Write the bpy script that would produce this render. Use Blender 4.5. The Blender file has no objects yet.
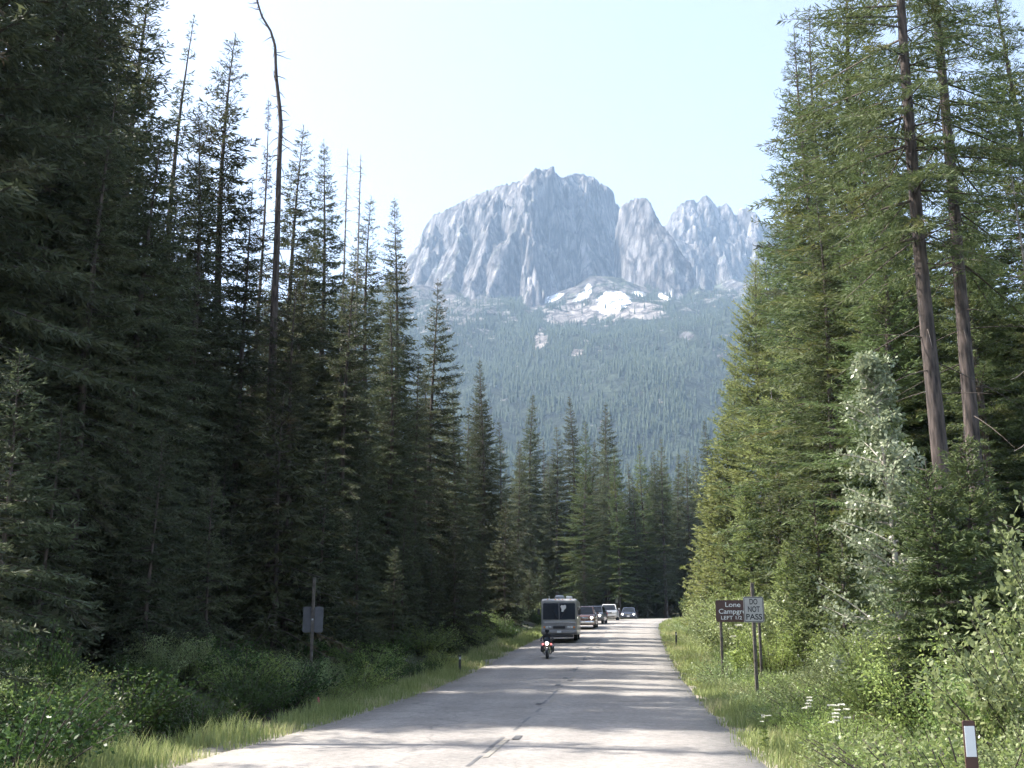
import bpy, bmesh, math, random
import numpy as np
from mathutils import Vector, Matrix
PI = math.pi
rng = np.random.default_rng(7)
random.seed(7)
S = bpy.context.scene
COL = S.collection

# ------------------------------------------------------------------ camera geometry
F, W, H, HY = 1100.0, 1024, 768, 632
PITCH = math.atan((HY - H / 2) / F)
CAM = np.array([0.0, 0.0, 1.7])
cp, sp = math.cos(PITCH), math.sin(PITCH)


def ray(px, py):
    t = (384 - py) / F
    return np.array([(px - 512) / F, cp - t * sp, sp + t * cp])


def P(px, py, Y):
    """world point at forward distance Y that was measured at (px, py) in the survey photograph"""
    d = ray(px, py)
    return CAM + d * (Y / d[1])


# ------------------------------------------------------------------ noise
def _hash(ix, iy, iz, seed):
    n = (ix * 374761393 + iy * 668265263 + iz * 2147483647 + seed * 974634777) & 0xFFFFFFFF
    n = ((n ^ (n >> 13)) * 1274126177) & 0xFFFFFFFF
    n = n ^ (n >> 16)
    return (n & 0xFFFFFF) / float(0xFFFFFF) * 2 - 1


def vnoise(x, y, z=0.0, seed=0):
    x = np.asarray(x, float); y = np.asarray(y, float)
    z = np.zeros_like(x) + z
    fx, fy, fz = np.floor(x), np.floor(y), np.floor(z)
    ix, iy, iz = fx.astype(np.int64), fy.astype(np.int64), fz.astype(np.int64)
    u, v, w = x - fx, y - fy, z - fz
    u = u * u * (3 - 2 * u); v = v * v * (3 - 2 * v); w = w * w * (3 - 2 * w)
    def h(a, b, c): return _hash(ix + a, iy + b, iz + c, seed)
    def lerp(a, b, t): return a + (b - a) * t
    x00 = lerp(h(0, 0, 0), h(1, 0, 0), u); x10 = lerp(h(0, 1, 0), h(1, 1, 0), u)
    x01 = lerp(h(0, 0, 1), h(1, 0, 1), u); x11 = lerp(h(0, 1, 1), h(1, 1, 1), u)
    return lerp(lerp(x00, x10, v), lerp(x01, x11, v), w)


def fbm(x, y, z=0.0, o=4, seed=0):
    s, a = 0, 1.0
    for k in range(o):
        s = s + a * vnoise(x * 2 ** k, y * 2 ** k, z * 2 ** k, seed + k * 17)
        a *= 0.5
    return s


def ridged(x, y, z=0.0, o=3, seed=0):
    s, a = 0, 1.0
    for k in range(o):
        s = s + a * (1 - 2 * np.abs(vnoise(x * 2 ** k, y * 2 ** k, z * 2 ** k, seed + k * 31)))
        a *= 0.5
    return s


def cells(x, y, seed=0):
    """one random value per irregular (Voronoi) block"""
    fx, fy = np.floor(x).astype(np.int64), np.floor(y).astype(np.int64)
    best = np.full(x.shape, 9.0); val = np.zeros(x.shape); z0 = np.zeros_like(fx)
    for i in (-1, 0, 1):
        for j in (-1, 0, 1):
            px = fx + i + .5 + .5 * _hash(fx + i, fy + j, z0, seed); py = fy + j + .5 + .5 * _hash(fx + i, fy + j, z0 + 1, seed)
            d = (x - px) ** 2 + (y - py) ** 2; m = d < best
            best = np.where(m, d, best); t = _hash(fx + i, fy + j, z0 + 2, seed) + 2.2 * _hash(fx + i, fy + j, z0 + 3, seed) * (x - px) + 1.1 * _hash(fx + i, fy + j, z0 + 4, seed) * (y - py)
            val = np.where(m, t, val)
    return val


def sstep(a, b, x):
    t = np.clip((x - a) / (b - a), 0, 1)
    return t * t * (3 - 2 * t)


# ------------------------------------------------------------------ object helpers
def link(o, parent=None):
    COL.objects.link(o)
    if parent is not None:
        o.parent = parent
    return o


def tag(o, label=None, cat=None, group=None, kind=None):
    if label: o['label'] = label
    if cat: o['category'] = cat
    if group: o['group'] = group
    if kind: o['kind'] = kind
    return o


def empty(name, loc=(0, 0, 0), rz=0.0, sc=1.0):
    o = bpy.data.objects.new(name, None)
    o.empty_display_size = 0.3
    o.location = loc; o.rotation_euler = (0, 0, rz)
    o.scale = (sc, sc, sc) if np.isscalar(sc) else sc
    return link(o)


def mesh_np(name, verts, quads=None, tris=None, mats=(), mat_idx=None, smooth=False):
    me = bpy.data.meshes.new(name)
    verts = np.asarray(verts, np.float32)
    nq = 0 if quads is None else len(quads)
    nt = 0 if tris is None else len(tris)
    loops = np.concatenate([np.asarray(a, np.int32).ravel() for a in (quads, tris) if a is not None and len(a)])
    me.vertices.add(len(verts)); me.vertices.foreach_set('co', verts.ravel())
    me.loops.add(len(loops)); me.loops.foreach_set('vertex_index', loops)
    me.polygons.add(nq + nt)
    starts = np.concatenate([np.arange(nq) * 4, nq * 4 + np.arange(nt) * 3]).astype(np.int32)
    me.polygons.foreach_set('loop_start', starts)
    if mat_idx is not None:
        me.polygons.foreach_set('material_index', np.asarray(mat_idx, np.int32))
    if smooth:
        me.polygons.foreach_set('use_smooth', np.ones(nq + nt, bool))
    for m in mats: me.materials.append(m)
    me.update(calc_edges=True); me.validate()
    return me


def obj_me(name, me, parent=None, loc=None):
    o = bpy.data.objects.new(name, me)
    if loc is not None: o.location = loc
    return link(o, parent)


def obj(name, bm, mat, parent=None, smooth=None):
    me = bpy.data.meshes.new(name)
    bmesh.ops.recalc_face_normals(bm, faces=bm.faces)
    bm.to_mesh(me); bm.free()
    for m in (mat if isinstance(mat, (list, tuple)) else [mat]): me.materials.append(m)
    if smooth is not None:
        me.polygons.foreach_set('use_smooth', np.ones(len(me.polygons), bool))
        me.set_sharp_from_angle(angle=math.radians(smooth))
    return obj_me(name, me, parent)


def box(bm, c, s, bev=0.0, seg=2, rot=None):
    r = bmesh.ops.create_cube(bm, size=1.0)
    vs = r['verts']
    for v in vs: v.co = Vector((v.co.x * s[0], v.co.y * s[1], v.co.z * s[2]))
    if bev > 0:
        es = list({e for v in vs for e in v.link_edges})
        rb = bmesh.ops.bevel(bm, geom=es, offset=bev, segments=seg, affect='EDGES', profile=0.5)
        vs = list({v for f in rb['faces'] for v in f.verts} | {v for v in vs if v.is_valid})
    for v in vs:
        if rot is not None: v.co = rot @ v.co
        v.co += Vector(c)
    return vs


def tube(bm, pts, rads, n=8, cap=True):
    pts = [Vector(p) for p in pts]
    if np.isscalar(rads): rads = [rads] * len(pts)
    rings = []
    up = Vector((0, 0, 1))
    for i, p in enumerate(pts):
        d = (pts[min(i + 1, len(pts) - 1)] - pts[max(i - 1, 0)]).normalized()
        a = d.cross(up if abs(d.z) < 0.95 else Vector((1, 0, 0))).normalized()
        b = d.cross(a).normalized()
        rings.append([bm.verts.new(p + (a * math.cos(2 * PI * k / n) + b * math.sin(2 * PI * k / n)) * rads[i]) for k in range(n)])
    for r0, r1 in zip(rings, rings[1:]):
        for k in range(n):
            bm.faces.new((r0[k], r0[(k + 1) % n], r1[(k + 1) % n], r1[k]))
    if cap:
        bm.faces.new(rings[0]); bm.faces.new(rings[-1])


def lathe(bm, prof, n=20, axis='X', c=(0, 0, 0)):
    """prof: (offset along axis, radius)"""
    rings = []
    for (a, r) in prof:
        ring = []
        for k in range(n):
            t = 2 * PI * k / n
            p = (a, r * math.cos(t), r * math.sin(t)) if axis == 'X' else ((r * math.cos(t), a, r * math.sin(t)) if axis == 'Y' else (r * math.cos(t), r * math.sin(t), a))
            ring.append(bm.verts.new(Vector(p) + Vector(c)))
        rings.append(ring)
    for r0, r1 in zip(rings, rings[1:]):
        for k in range(n):
            bm.faces.new((r0[k], r0[(k + 1) % n], r1[(k + 1) % n], r1[k]))
    bm.faces.new(rings[0]); bm.faces.new(rings[-1])


def loft(bm, rings, cap=True):
    vr = [[bm.verts.new(p) for p in r] for r in rings]
    n = len(vr[0])
    for r0, r1 in zip(vr, vr[1:]):
        for k in range(n):
            bm.faces.new((r0[k], r0[(k + 1) % n], r1[(k + 1) % n], r1[k]))
    if cap:
        bm.faces.new(vr[0]); bm.faces.new(vr[-1])


def quad(bm, a, b, c, d):
    bm.faces.new([bm.verts.new(p) for p in (a, b, c, d)])


def slab(bm, pts, n, th):
    """polygon pts extruded by th along n"""
    n = Vector(n)
    a = [bm.verts.new(Vector(p)) for p in pts]; b = [bm.verts.new(Vector(p) + n * th) for p in pts]
    bm.faces.new(a); bm.faces.new(b)
    for k in range(len(a)):
        bm.faces.new((a[k], a[(k + 1) % len(a)], b[(k + 1) % len(a)], b[k]))


# ------------------------------------------------------------------ materials
def new_mat(name):
    m = bpy.data.materials.new(name); m.use_nodes = True
    nt = m.node_tree
    return m, nt, nt.nodes['Principled BSDF']


def mat(name, col, rough=0.6, metal=0.0, var=0.0, scale=8.0, bump=0.0, coat=0.0, spec=None, stretch=1.0):
    m, nt, b = new_mat(name)
    b.inputs['Base Color'].default_value = (*col, 1)
    b.inputs['Roughness'].default_value = rough
    b.inputs['Metallic'].default_value = metal
    if coat: b.inputs['Coat Weight'].default_value = coat
    if spec is not None: b.inputs['Specular IOR Level'].default_value = spec
    if var or bump:
        tc = nt.nodes.new('ShaderNodeTexCoord')
        n = nt.nodes.new('ShaderNodeTexNoise'); n.inputs['Scale'].default_value = scale; n.inputs['Detail'].default_value = 6
        mp = nt.nodes.new('ShaderNodeMapping'); mp.inputs['Scale'].default_value = (1, 1, stretch)
        nt.links.new(tc.outputs['Object'], mp.inputs['Vector']); nt.links.new(mp.outputs[0], n.inputs['Vector'])
        if var:
            r = nt.nodes.new('ShaderNodeMapRange')
            r.inputs['From Min'].default_value = 0.3; r.inputs['From Max'].default_value = 0.7
            r.inputs['To Min'].default_value = 1 - var; r.inputs['To Max'].default_value = 1 + var
            nt.links.new(n.outputs['Fac'], r.inputs['Value'])
            h = nt.nodes.new('ShaderNodeHueSaturation'); h.inputs['Color'].default_value = (*col, 1)
            nt.links.new(r.outputs[0], h.inputs['Value']); nt.links.new(h.outputs[0], b.inputs['Base Color'])
        if bump:
            bp = nt.nodes.new('ShaderNodeBump'); bp.inputs['Strength'].default_value = bump; bp.inputs['Distance'].default_value = 0.02
            nt.links.new(n.outputs['Fac'], bp.inputs['Height']); nt.links.new(bp.outputs[0], b.inputs['Normal'])
    return m


def lamp_mat(name, col, strength):
    m, nt, b = new_mat(name)
    b.inputs['Base Color'].default_value = (0.8, 0.8, 0.8, 1); b.inputs['Roughness'].default_value = 0.1
    b.inputs['Emission Color'].default_value = (*col, 1); b.inputs['Emission Strength'].default_value = strength
    return m


def leaf_mat(name, c0, c1, trans=0.35, rough=0.5, dry=None, dry_amt=0.0, spec=0.25, objvar=0.25):
    """two-tone leaf: colour varies leaf by leaf, in patches, and plant by plant"""
    m, nt, b = new_mat(name)
    L = nt.links
    g = nt.nodes.new('ShaderNodeNewGeometry')
    tc = nt.nodes.new('ShaderNodeTexCoord')
    oi = nt.nodes.new('ShaderNodeObjectInfo')
    n = nt.nodes.new('ShaderNodeTexNoise'); n.inputs['Scale'].default_value = 0.9; n.inputs['Detail'].default_value = 2
    L.new(tc.outputs['Object'], n.inputs['Vector'])
    ad = nt.nodes.new('ShaderNodeMath'); ad.operation = 'MULTIPLY_ADD'; ad.inputs[1].default_value = 0.55
    nm = nt.nodes.new('ShaderNodeMapRange'); nm.inputs['From Min'].default_value = 0.35; nm.inputs['From Max'].default_value = 0.65
    nm.inputs['To Max'].default_value = 0.45
    L.new(n.outputs['Fac'], nm.inputs['Value'])
    L.new(g.outputs['Random Per Island'], ad.inputs[0]); L.new(nm.outputs[0], ad.inputs[2])
    mx = nt.nodes.new('ShaderNodeMix'); mx.data_type = 'RGBA'
    mx.inputs['A'].default_value = (*c0, 1); mx.inputs['B'].default_value = (*c1, 1)
    L.new(ad.outputs[0], mx.inputs['Factor'])
    out = mx.outputs['Result']
    if dry is not None:
        n2 = nt.nodes.new('ShaderNodeTexNoise'); n2.inputs['Scale'].default_value = 0.5; n2.inputs['Detail'].default_value = 3
        L.new(tc.outputs['Object'], n2.inputs['Vector'])
        r2 = nt.nodes.new('ShaderNodeMapRange'); r2.inputs['From Min'].default_value = 0.56; r2.inputs['From Max'].default_value = 0.66
        r2.inputs['To Max'].default_value = dry_amt
        L.new(n2.outputs['Fac'], r2.inputs['Value'])
        m2 = nt.nodes.new('ShaderNodeMix'); m2.data_type = 'RGBA'
        L.new(out, m2.inputs['A']); m2.inputs['B'].default_value = (*dry, 1); L.new(r2.outputs[0], m2.inputs['Factor'])
        out = m2.outputs['Result']
    hs = nt.nodes.new('ShaderNodeHueSaturation')
    v = nt.nodes.new('ShaderNodeMapRange'); v.inputs['To Min'].default_value = 1 - objvar; v.inputs['To Max'].default_value = 1 + objvar
    L.new(oi.outputs['Random'], v.inputs['Value']); L.new(v.outputs[0], hs.inputs['Value'])
    h2 = nt.nodes.new('ShaderNodeMapRange'); h2.inputs['To Min'].default_value = 0.485; h2.inputs['To Max'].default_value = 0.515
    mo = nt.nodes.new('ShaderNodeMath'); mo.operation = 'FRACT'
    mm = nt.nodes.new('ShaderNodeMath'); mm.operation = 'MULTIPLY'; mm.inputs[1].default_value = 7.31
    L.new(oi.outputs['Random'], mm.inputs[0]); L.new(mm.outputs[0], mo.inputs[0]); L.new(mo.outputs[0], h2.inputs['Value'])
    L.new(h2.outputs[0], hs.inputs['Hue'])
    L.new(out, hs.inputs['Color'])
    L.new(hs.outputs[0], b.inputs['Base Color'])
    b.inputs['Roughness'].default_value = rough
    b.inputs['Specular IOR Level'].default_value = spec
    tr = nt.nodes.new('ShaderNodeBsdfTranslucent'); L.new(hs.outputs[0], tr.inputs['Color'])
    ms = nt.nodes.new('ShaderNodeMixShader'); ms.inputs[0].default_value = trans
    L.new(b.outputs[0], ms.inputs[1]); L.new(tr.outputs[0], ms.inputs[2])
    L.new(ms.outputs[0], nt.nodes['Material Output'].inputs['Surface'])
    return m


M = {}
M['needle'] = leaf_mat('spruce_needles', (0.04, 0.055, 0.03), (0.125, 0.14, 0.072), 0.32, 0.6, (0.11, 0.075, 0.05), 0.3)
M['needle_green'] = leaf_mat('fir_needles_green', (0.055, 0.082, 0.032), (0.155, 0.195, 0.075), 0.35, 0.6, (0.17, 0.15, 0.04), 0.5)
M['needle_lt'] = leaf_mat('pine_needles_light', (0.13, 0.17, 0.055), (0.31, 0.34, 0.13), 0.47, 0.6)
M['needle_thin'] = leaf_mat('needles_browned', (0.05, 0.045, 0.03), (0.1, 0.085, 0.055), 0.25, 0.6)
M['needle_rust'] = leaf_mat('needles_rusty', (0.035, 0.042, 0.02), (0.10, 0.10, 0.045), 0.3, 0.6, (0.11, 0.065, 0.045), 0.55)
M['leaf'] = leaf_mat('willow_leaves', (0.11, 0.17, 0.045), (0.32, 0.40, 0.125), 0.45, 0.45, spec=0.4)
M['leaf_pale'] = leaf_mat('alder_leaves_pale', (0.14, 0.19, 0.07), (0.38, 0.44, 0.20), 0.42, 0.4, spec=0.5)
M['leaf_white'] = leaf_mat('cottonwood_leaves', (0.17, 0.215, 0.10), (0.50, 0.53, 0.36), 0.35, 0.4, spec=0.5)
M['leaf_dark'] = leaf_mat('shrub_leaves_dark', (0.03, 0.06, 0.015), (0.08, 0.13, 0.035), 0.35, 0.4)
M['grass'] = leaf_mat('verge_grass', (0.14, 0.19, 0.06), (0.34, 0.37, 0.15), 0.4, 0.7, (0.50, 0.44, 0.27), 0.75)
M['bark'] = mat('conifer_bark', (0.085, 0.066, 0.055), 0.9, var=0.7, scale=10, bump=1.0, stretch=.2)
M['bark_red'] = mat('fir_bark_brown', (0.065, 0.05, 0.043), 0.9, var=0.85, scale=11, bump=1.0, stretch=.16)
M['bark_grey'] = mat('weathered_dead_wood', (0.22, 0.20, 0.185), 0.85, var=0.4, scale=5, bump=0.5)
M['bark_pale'] = mat('cottonwood_bark', (0.36, 0.33, 0.28), 0.8, var=0.4, scale=7, bump=0.4)
M['twig'] = mat('twig_wood', (0.07, 0.055, 0.045), 0.9)
M['flower'] = mat('white_petals', (0.75, 0.74, 0.66), 0.6)

# ------------------------------------------------------------------ road line and terrain
RW = 4.2
_ctl = np.array([  # Y, X, Z of the road centre
    (-60, -9.0, 0.0), (-30, -5.6, 0.0), (0, -2.3, -0.03), (10, -1.25, -0.1), (17.9, -0.45, -0.17), (27.7, 0.6, -0.2), (37.1, 1.6, -0.11), (43.4, 2.25, 0.0),
    (52, 3.2, 0.32), (60.6, 4.15, 0.70), (77.7, 6.1, 1.32), (98.3, 8.7, 2.28), (112, 11.3, 2.78), (122, 14.2, 3.02), (131, 17.2, 3.2), (139, 20.8, 3.3),
    (146, 25.5, 3.35), (152, 32.5, 3.35), (156.5, 42, 3.3), (159, 54, 3.3), (160, 90, 3.2)])
_s = np.concatenate([[0], np.cumsum(np.hypot(np.diff(_ctl[:, 0]), np.diff(_ctl[:, 1])))])
_sd = np.arange(0, _s[-1], 0.5)


def _smooth(a, k):
    ker = np.hanning(k); ker /= ker.sum()
    p = np.pad(a, k, mode='reflect', reflect_type='odd')
    return np.convolve(p, ker, 'same')[k:-k]


RC = np.stack([_smooth(np.interp(_sd, _s, _ctl[:, i]), 25) for i in (1, 0, 2)], 1)  # x, y, z
RT = np.gradient(RC[:, :2], axis=0); RT /= np.linalg.norm(RT, axis=1)[:, None]
RN = np.stack([RT[:, 1], -RT[:, 0]], 1)  # to the right


def road_coord(X, Y):
    """signed lateral offset (right positive) and index of nearest road sample"""
    X = np.asarray(X, float).ravel(); Y = np.asarray(Y, float).ravel()
    idx = np.empty(len(X), int); best = np.empty(len(X))
    for a in range(0, len(X), 20000):
        d = (X[a:a + 20000, None] - RC[None, ::2, 0]) ** 2 + (Y[a:a + 20000, None] - RC[None, ::2, 1]) ** 2
        k = d.argmin(1); idx[a:a + 20000] = k * 2; best[a:a + 20000] = np.sqrt(d[np.arange(len(k)), k])
    dx = X - RC[idx, 0]; dy = Y - RC[idx, 1]
    side = np.sign(dx * RN[idx, 0] + dy * RN[idx, 1]); side[side == 0] = 1
    return best * side, idx


def terrain(X, Y):
    X = np.asarray(X, float); Y = np.asarray(Y, float); sh = X.shape
    lat, idx = road_coord(X, Y)
    Xr, Yr = X.ravel(), Y.ravel()
    rz = RC[idx, 2]
    o = np.abs(lat) - RW
    right = np.interp(o, [-3, -0.6, 0, 0.8, 2.6, 5.5, 9, 18, 60], [-0.25, -0.25, -0.035, -0.10, -0.55, -0.25, 0.25, 1.2, 2.5])
    left = np.interp(o, [-3, -0.6, 0, 0.9, 2.2, 4.2, 9, 20, 60], [-0.25, -0.25, -0.035, -0.06, -0.35, 0.15, 0.7, 1.2, 2.5])
    z = rz + np.where(lat > 0, right, left)
    z += sstep(0.8, 6, o) * 0.22 * fbm(Xr / 3.5, Yr / 3.5, 0, 3, 5) + sstep(0.1, 1, o) * 0.03 * fbm(Xr / 0.7, Yr / 0.7, 0, 2, 9)
    far = sstep(60, 260, np.abs(lat))
    z = z * (1 - far) + far * (3.5 + 2.0 * fbm(Xr / 90, Yr / 90, 0, 3, 3))
    return z.reshape(sh)


def gz(x, y): return float(terrain(np.array([x]), np.array([y]))[0])


def grid_mesh(name, xs, ys, zf, mats, smooth=True):
    X, Y = np.meshgrid(xs, ys)
    Z = zf(X, Y)
    v = np.stack([X, Y, Z], -1).reshape(-1, 3)
    nx, ny = len(xs), len(ys)
    i = np.arange((ny - 1) * nx).reshape(ny - 1, nx)[:, :-1].ravel()
    q = np.stack([i, i + 1, i + nx + 1, i + nx], 1)
    return mesh_np(name, v, q, mats=mats, smooth=smooth), v, q


def graded(lo, a, b, hi, step, g=1.13):
    c = list(np.arange(a, b + step * 0.5, step)); s = step
    while c[-1] < hi: s *= g; c.append(min(c[-1] + s, hi))
    s = step
    while c[0] > lo: s *= g; c.insert(0, max(c[0] - s, lo))
    return np.array(c)


# ground material: forest litter, brown-green earth, pale gravel near the road edge through attribute 'verge'
def ground_mat():
    m, nt, b = new_mat('forest_ground')
    L = nt.links
    tc = nt.nodes.new('ShaderNodeTexCoord')
    n1 = nt.nodes.new('ShaderNodeTexNoise'); n1.inputs['Scale'].default_value = 0.35; n1.inputs['Detail'].default_value = 8
    n2 = nt.nodes.new('ShaderNodeTexNoise'); n2.inputs['Scale'].default_value = 14; n2.inputs['Detail'].default_value = 6
    for n in (n1, n2): L.new(tc.outputs['Object'], n.inputs['Vector'])
    r1 = nt.nodes.new('ShaderNodeValToRGB')
    r1.color_ramp.elements[0].position = 0.38; r1.color_ramp.elements[0].color = (0.055, 0.045, 0.03, 1)
    r1.color_ramp.elements[1].position = 0.62; r1.color_ramp.elements[1].color = (0.06, 0.085, 0.028, 1)
    L.new(n1.outputs['Fac'], r1.inputs[0])
    at = nt.nodes.new('ShaderNodeAttribute'); at.attribute_name = 'verge'
    r2 = nt.nodes.new('ShaderNodeValToRGB')
    r2.color_ramp.elements[0].position = 0.35; r2.color_ramp.elements[0].color = (0.20, 0.175, 0.13, 1)
    r2.color_ramp.elements[1].position = 0.65; r2.color_ramp.elements[1].color = (0.34, 0.31, 0.25, 1)
    L.new(n2.outputs['Fac'], r2.inputs[0])
    ad = nt.nodes.new('ShaderNodeMath'); ad.operation = 'MULTIPLY_ADD'; ad.inputs[1].default_value = 0.5; ad.inputs[2].default_value = -0.25
    L.new(n2.outputs['Fac'], ad.inputs[0])
    a2 = nt.nodes.new('ShaderNodeMath'); a2.operation = 'ADD'; a2.use_clamp = True
    L.new(ad.outputs[0], a2.inputs[0]); L.new(at.outputs['Fac'], a2.inputs[1])
    mx = nt.nodes.new('ShaderNodeMix'); mx.data_type = 'RGBA'
    L.new(a2.outputs[0], mx.inputs['Factor']); L.new(r1.outputs[0], mx.inputs['A']); L.new(r2.outputs[0], mx.inputs['B'])
    L.new(mx.outputs['Result'], b.inputs['Base Color'])
    b.inputs['Roughness'].default_value = 0.95
    bp = nt.nodes.new('ShaderNodeBump'); bp.inputs['Strength'].default_value = 0.7; bp.inputs['Distance'].default_value = 0.05
    L.new(n2.outputs['Fac'], bp.inputs['Height']); L.new(bp.outputs[0], b.inputs['Normal'])
    return m


gx = graded(-6500, -45, 62, 6500, 0.7, 1.12)
gy = graded(-700, -32, 176, 9000, 0.7, 1.12)
gme, gv, gq = grid_mesh('ground', gx, gy, terrain, [ground_mat()])
lat_, _ = road_coord(gv[:, 0], gv[:, 1])
a = gme.attributes.new('verge', 'FLOAT', 'POINT')
a.data.foreach_set('value', (1 - sstep(0.1, 1.3, np.abs(lat_) - RW)).astype(np.float32))
tag(obj_me('ground', gme), kind='structure')


# road surface
def road_mat():
    m, nt, b = new_mat('old_asphalt')
    L = nt.links
    tc = nt.nodes.new('ShaderNodeTexCoord')
    def noise(s, d=6, vec=None):
        n = nt.nodes.new('ShaderNodeTexNoise'); n.inputs['Scale'].default_value = s; n.inputs['Detail'].default_value = d
        L.new(vec or tc.outputs['Object'], n.inputs['Vector']); return n.outputs['Fac']
    at = nt.nodes.new('ShaderNodeAttribute'); at.attribute_name = 'across'   # metres across the road, along it
    sx = nt.nodes.new('ShaderNodeSeparateXYZ'); L.new(at.outputs['Vector'], sx.inputs[0])
    r = nt.nodes.new('ShaderNodeValToRGB')
    r.color_ramp.elements[0].position = 0.30; r.color_ramp.elements[0].color = (0.20, 0.187, 0.172, 1)
    r.color_ramp.elements[1].position = 0.70; r.color_ramp.elements[1].color = (0.275, 0.255, 0.233, 1)
    L.new(noise(0.5), r.inputs[0])
    sp_ = nt.nodes.new('ShaderNodeMapRange'); sp_.inputs['From Min'].default_value = 0.38; sp_.inputs['From Max'].default_value = 0.62
    sp_.inputs['To Min'].default_value = 0.72; sp_.inputs['To Max'].default_value = 1.28
    nz_ = nt.nodes.new('ShaderNodeMath'); nz_.operation = 'MULTIPLY_ADD'; nz_.inputs[1].default_value = .5
    hf_ = nt.nodes.new('ShaderNodeMath'); hf_.operation = 'MULTIPLY'; hf_.inputs[1].default_value = .5
    L.new(noise(9, 5), hf_.inputs[0]); L.new(noise(45, 3), nz_.inputs[0]); L.new(hf_.outputs[0], nz_.inputs[2]); L.new(nz_.outputs[0], sp_.inputs['Value'])
    # wheel tracks: slightly polished and darker, the crown between slightly oil-stained
    wv = nt.nodes.new('ShaderNodeMath'); wv.operation = 'SINE'
    ws = nt.nodes.new('ShaderNodeMath'); ws.operation = 'MULTIPLY'; ws.inputs[1].default_value = 2 * PI / 1.75
    L.new(sx.outputs['X'], ws.inputs[0]); L.new(ws.outputs[0], wv.inputs[0])
    wm = nt.nodes.new('ShaderNodeMath'); wm.operation = 'MULTIPLY_ADD'; wm.inputs[1].default_value = 0.06; wm.inputs[2].default_value = 1.0
    L.new(wv.outputs[0], wm.inputs[0])
    pr = nt.nodes.new('ShaderNodeMath'); pr.operation = 'MULTIPLY'; L.new(sp_.outputs[0], pr.inputs[0]); L.new(wm.outputs[0], pr.inputs[1])
    hs = nt.nodes.new('ShaderNodeHueSaturation'); L.new(r.outputs[0], hs.inputs['Color']); L.new(pr.outputs[0], hs.inputs['Value'])
    # tar-sealed cracks
    vo = nt.nodes.new('ShaderNodeTexVoronoi'); vo.feature = 'DISTANCE_TO_EDGE'; vo.inputs['Scale'].default_value = 0.11
    wp = nt.nodes.new('ShaderNodeTexNoise'); wp.inputs['Scale'].default_value = 0.8; wp.inputs['Detail'].default_value = 5
    L.new(tc.outputs['Object'], wp.inputs['Vector'])
    vm = nt.nodes.new('ShaderNodeVectorMath'); vm.operation = 'MULTIPLY_ADD'; vm.inputs[1].default_value = (1.6, 1.6, 0)
    L.new(wp.outputs['Color'], vm.inputs[0]); L.new(tc.outputs['Object'], vm.inputs[2]); L.new(vm.outputs[0], vo.inputs['Vector'])
    cr = nt.nodes.new('ShaderNodeMapRange'); cr.inputs['From Min'].default_value = 0.0025; cr.inputs['From Max'].default_value = 0.0045
    cr.inputs['To Min'].default_value = 0.3; cr.inputs['To Max'].default_value = 0.0
    L.new(vo.outputs['Distance'], cr.inputs['Value'])
    mx = nt.nodes.new('ShaderNodeMix'); mx.data_type = 'RGBA'; mx.inputs['B'].default_value = (0.04, 0.04, 0.042, 1)
    L.new(hs.outputs[0], mx.inputs['A']); L.new(cr.outputs[0], mx.inputs['Factor'])
    L.new(mx.outputs['Result'], b.inputs['Base Color'])
    b.inputs['Roughness'].default_value = 0.85
    bp = nt.nodes.new('ShaderNodeBump'); bp.inputs['Strength'].default_value = 0.35; bp.inputs['Distance'].default_value = 0.01
    L.new(noise(90, 2), bp.inputs['Height']); L.new(bp.outputs[0], b.inputs['Normal'])
    return m


lats = np.array([-RW - .02, -RW, -3.2, -2.1, -1, 0, 1, 2.1, 3.2, RW, RW + .02])
cross = np.array([-.16, 0, 0.02, 0.035, .05, .055, .05, .035, .02, 0, -.16])
jit = 0.05 * fbm(np.arange(len(RC)) / 5.0, np.zeros(len(RC)), 0, 3, 2)
jitr = 0.05 * fbm(np.arange(len(RC)) / 5.0, np.zeros(len(RC)) + 9, 0, 3, 2)
rv = []
for k in range(len(lats)):
    off = lats[k] + (jit if k < 2 else 0) + (jitr if k > 8 else 0)
    rv.append(np.stack([RC[:, 0] + RN[:, 0] * off, RC[:, 1] + RN[:, 1] * off, RC[:, 2] + cross[k] - 0.02], 1))
rv = np.stack(rv, 1)
nl = len(lats)
i = np.arange((len(RC) - 1) * nl).reshape(len(RC) - 1, nl)[:, :-1].ravel()
rme = mesh_np('road', rv.reshape(-1, 3), np.stack([i, i + 1, i + nl + 1, i + nl], 1), mats=[road_mat()], smooth=False)
at = rme.attributes.new('across', 'FLOAT_VECTOR', 'POINT')
ac = np.zeros((len(RC), nl, 3), np.float32); ac[..., 0] = lats[None]; ac[..., 1] = (np.arange(len(RC)) * 0.5)[:, None]
at.data.foreach_set('vector', ac.ravel())
tag(obj_me('road', rme), kind='structure')


def strip_on_road(name, segs, m, dz):
    """segs: list of (s0, s1, lat0, lat1) in metres"""
    V, Q = [], []
    for (s0, s1, l0, l1) in segs:
        ss = np.linspace(s0, s1, max(2, int((s1 - s0) / 0.5) + 1))
        b0 = len(V)
        for s in ss:
            f = s / 0.5; k = int(f); t = f - k
            c = RC[k] * (1 - t) + RC[k + 1] * t; n = RN[k]
            for l in (l0, l1):
                V.append((c[0] + n[0] * l, c[1] + n[1] * l, c[2] - 0.02 + np.interp(l, lats, cross) + dz))
        for j in range(len(ss) - 1):
            a = b0 + j * 2; Q.append((a, a + 1, a + 3, a + 2))
    me = mesh_np(name, V, Q, mats=[m])
    return tag(obj_me(name, me), kind='structure')


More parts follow.
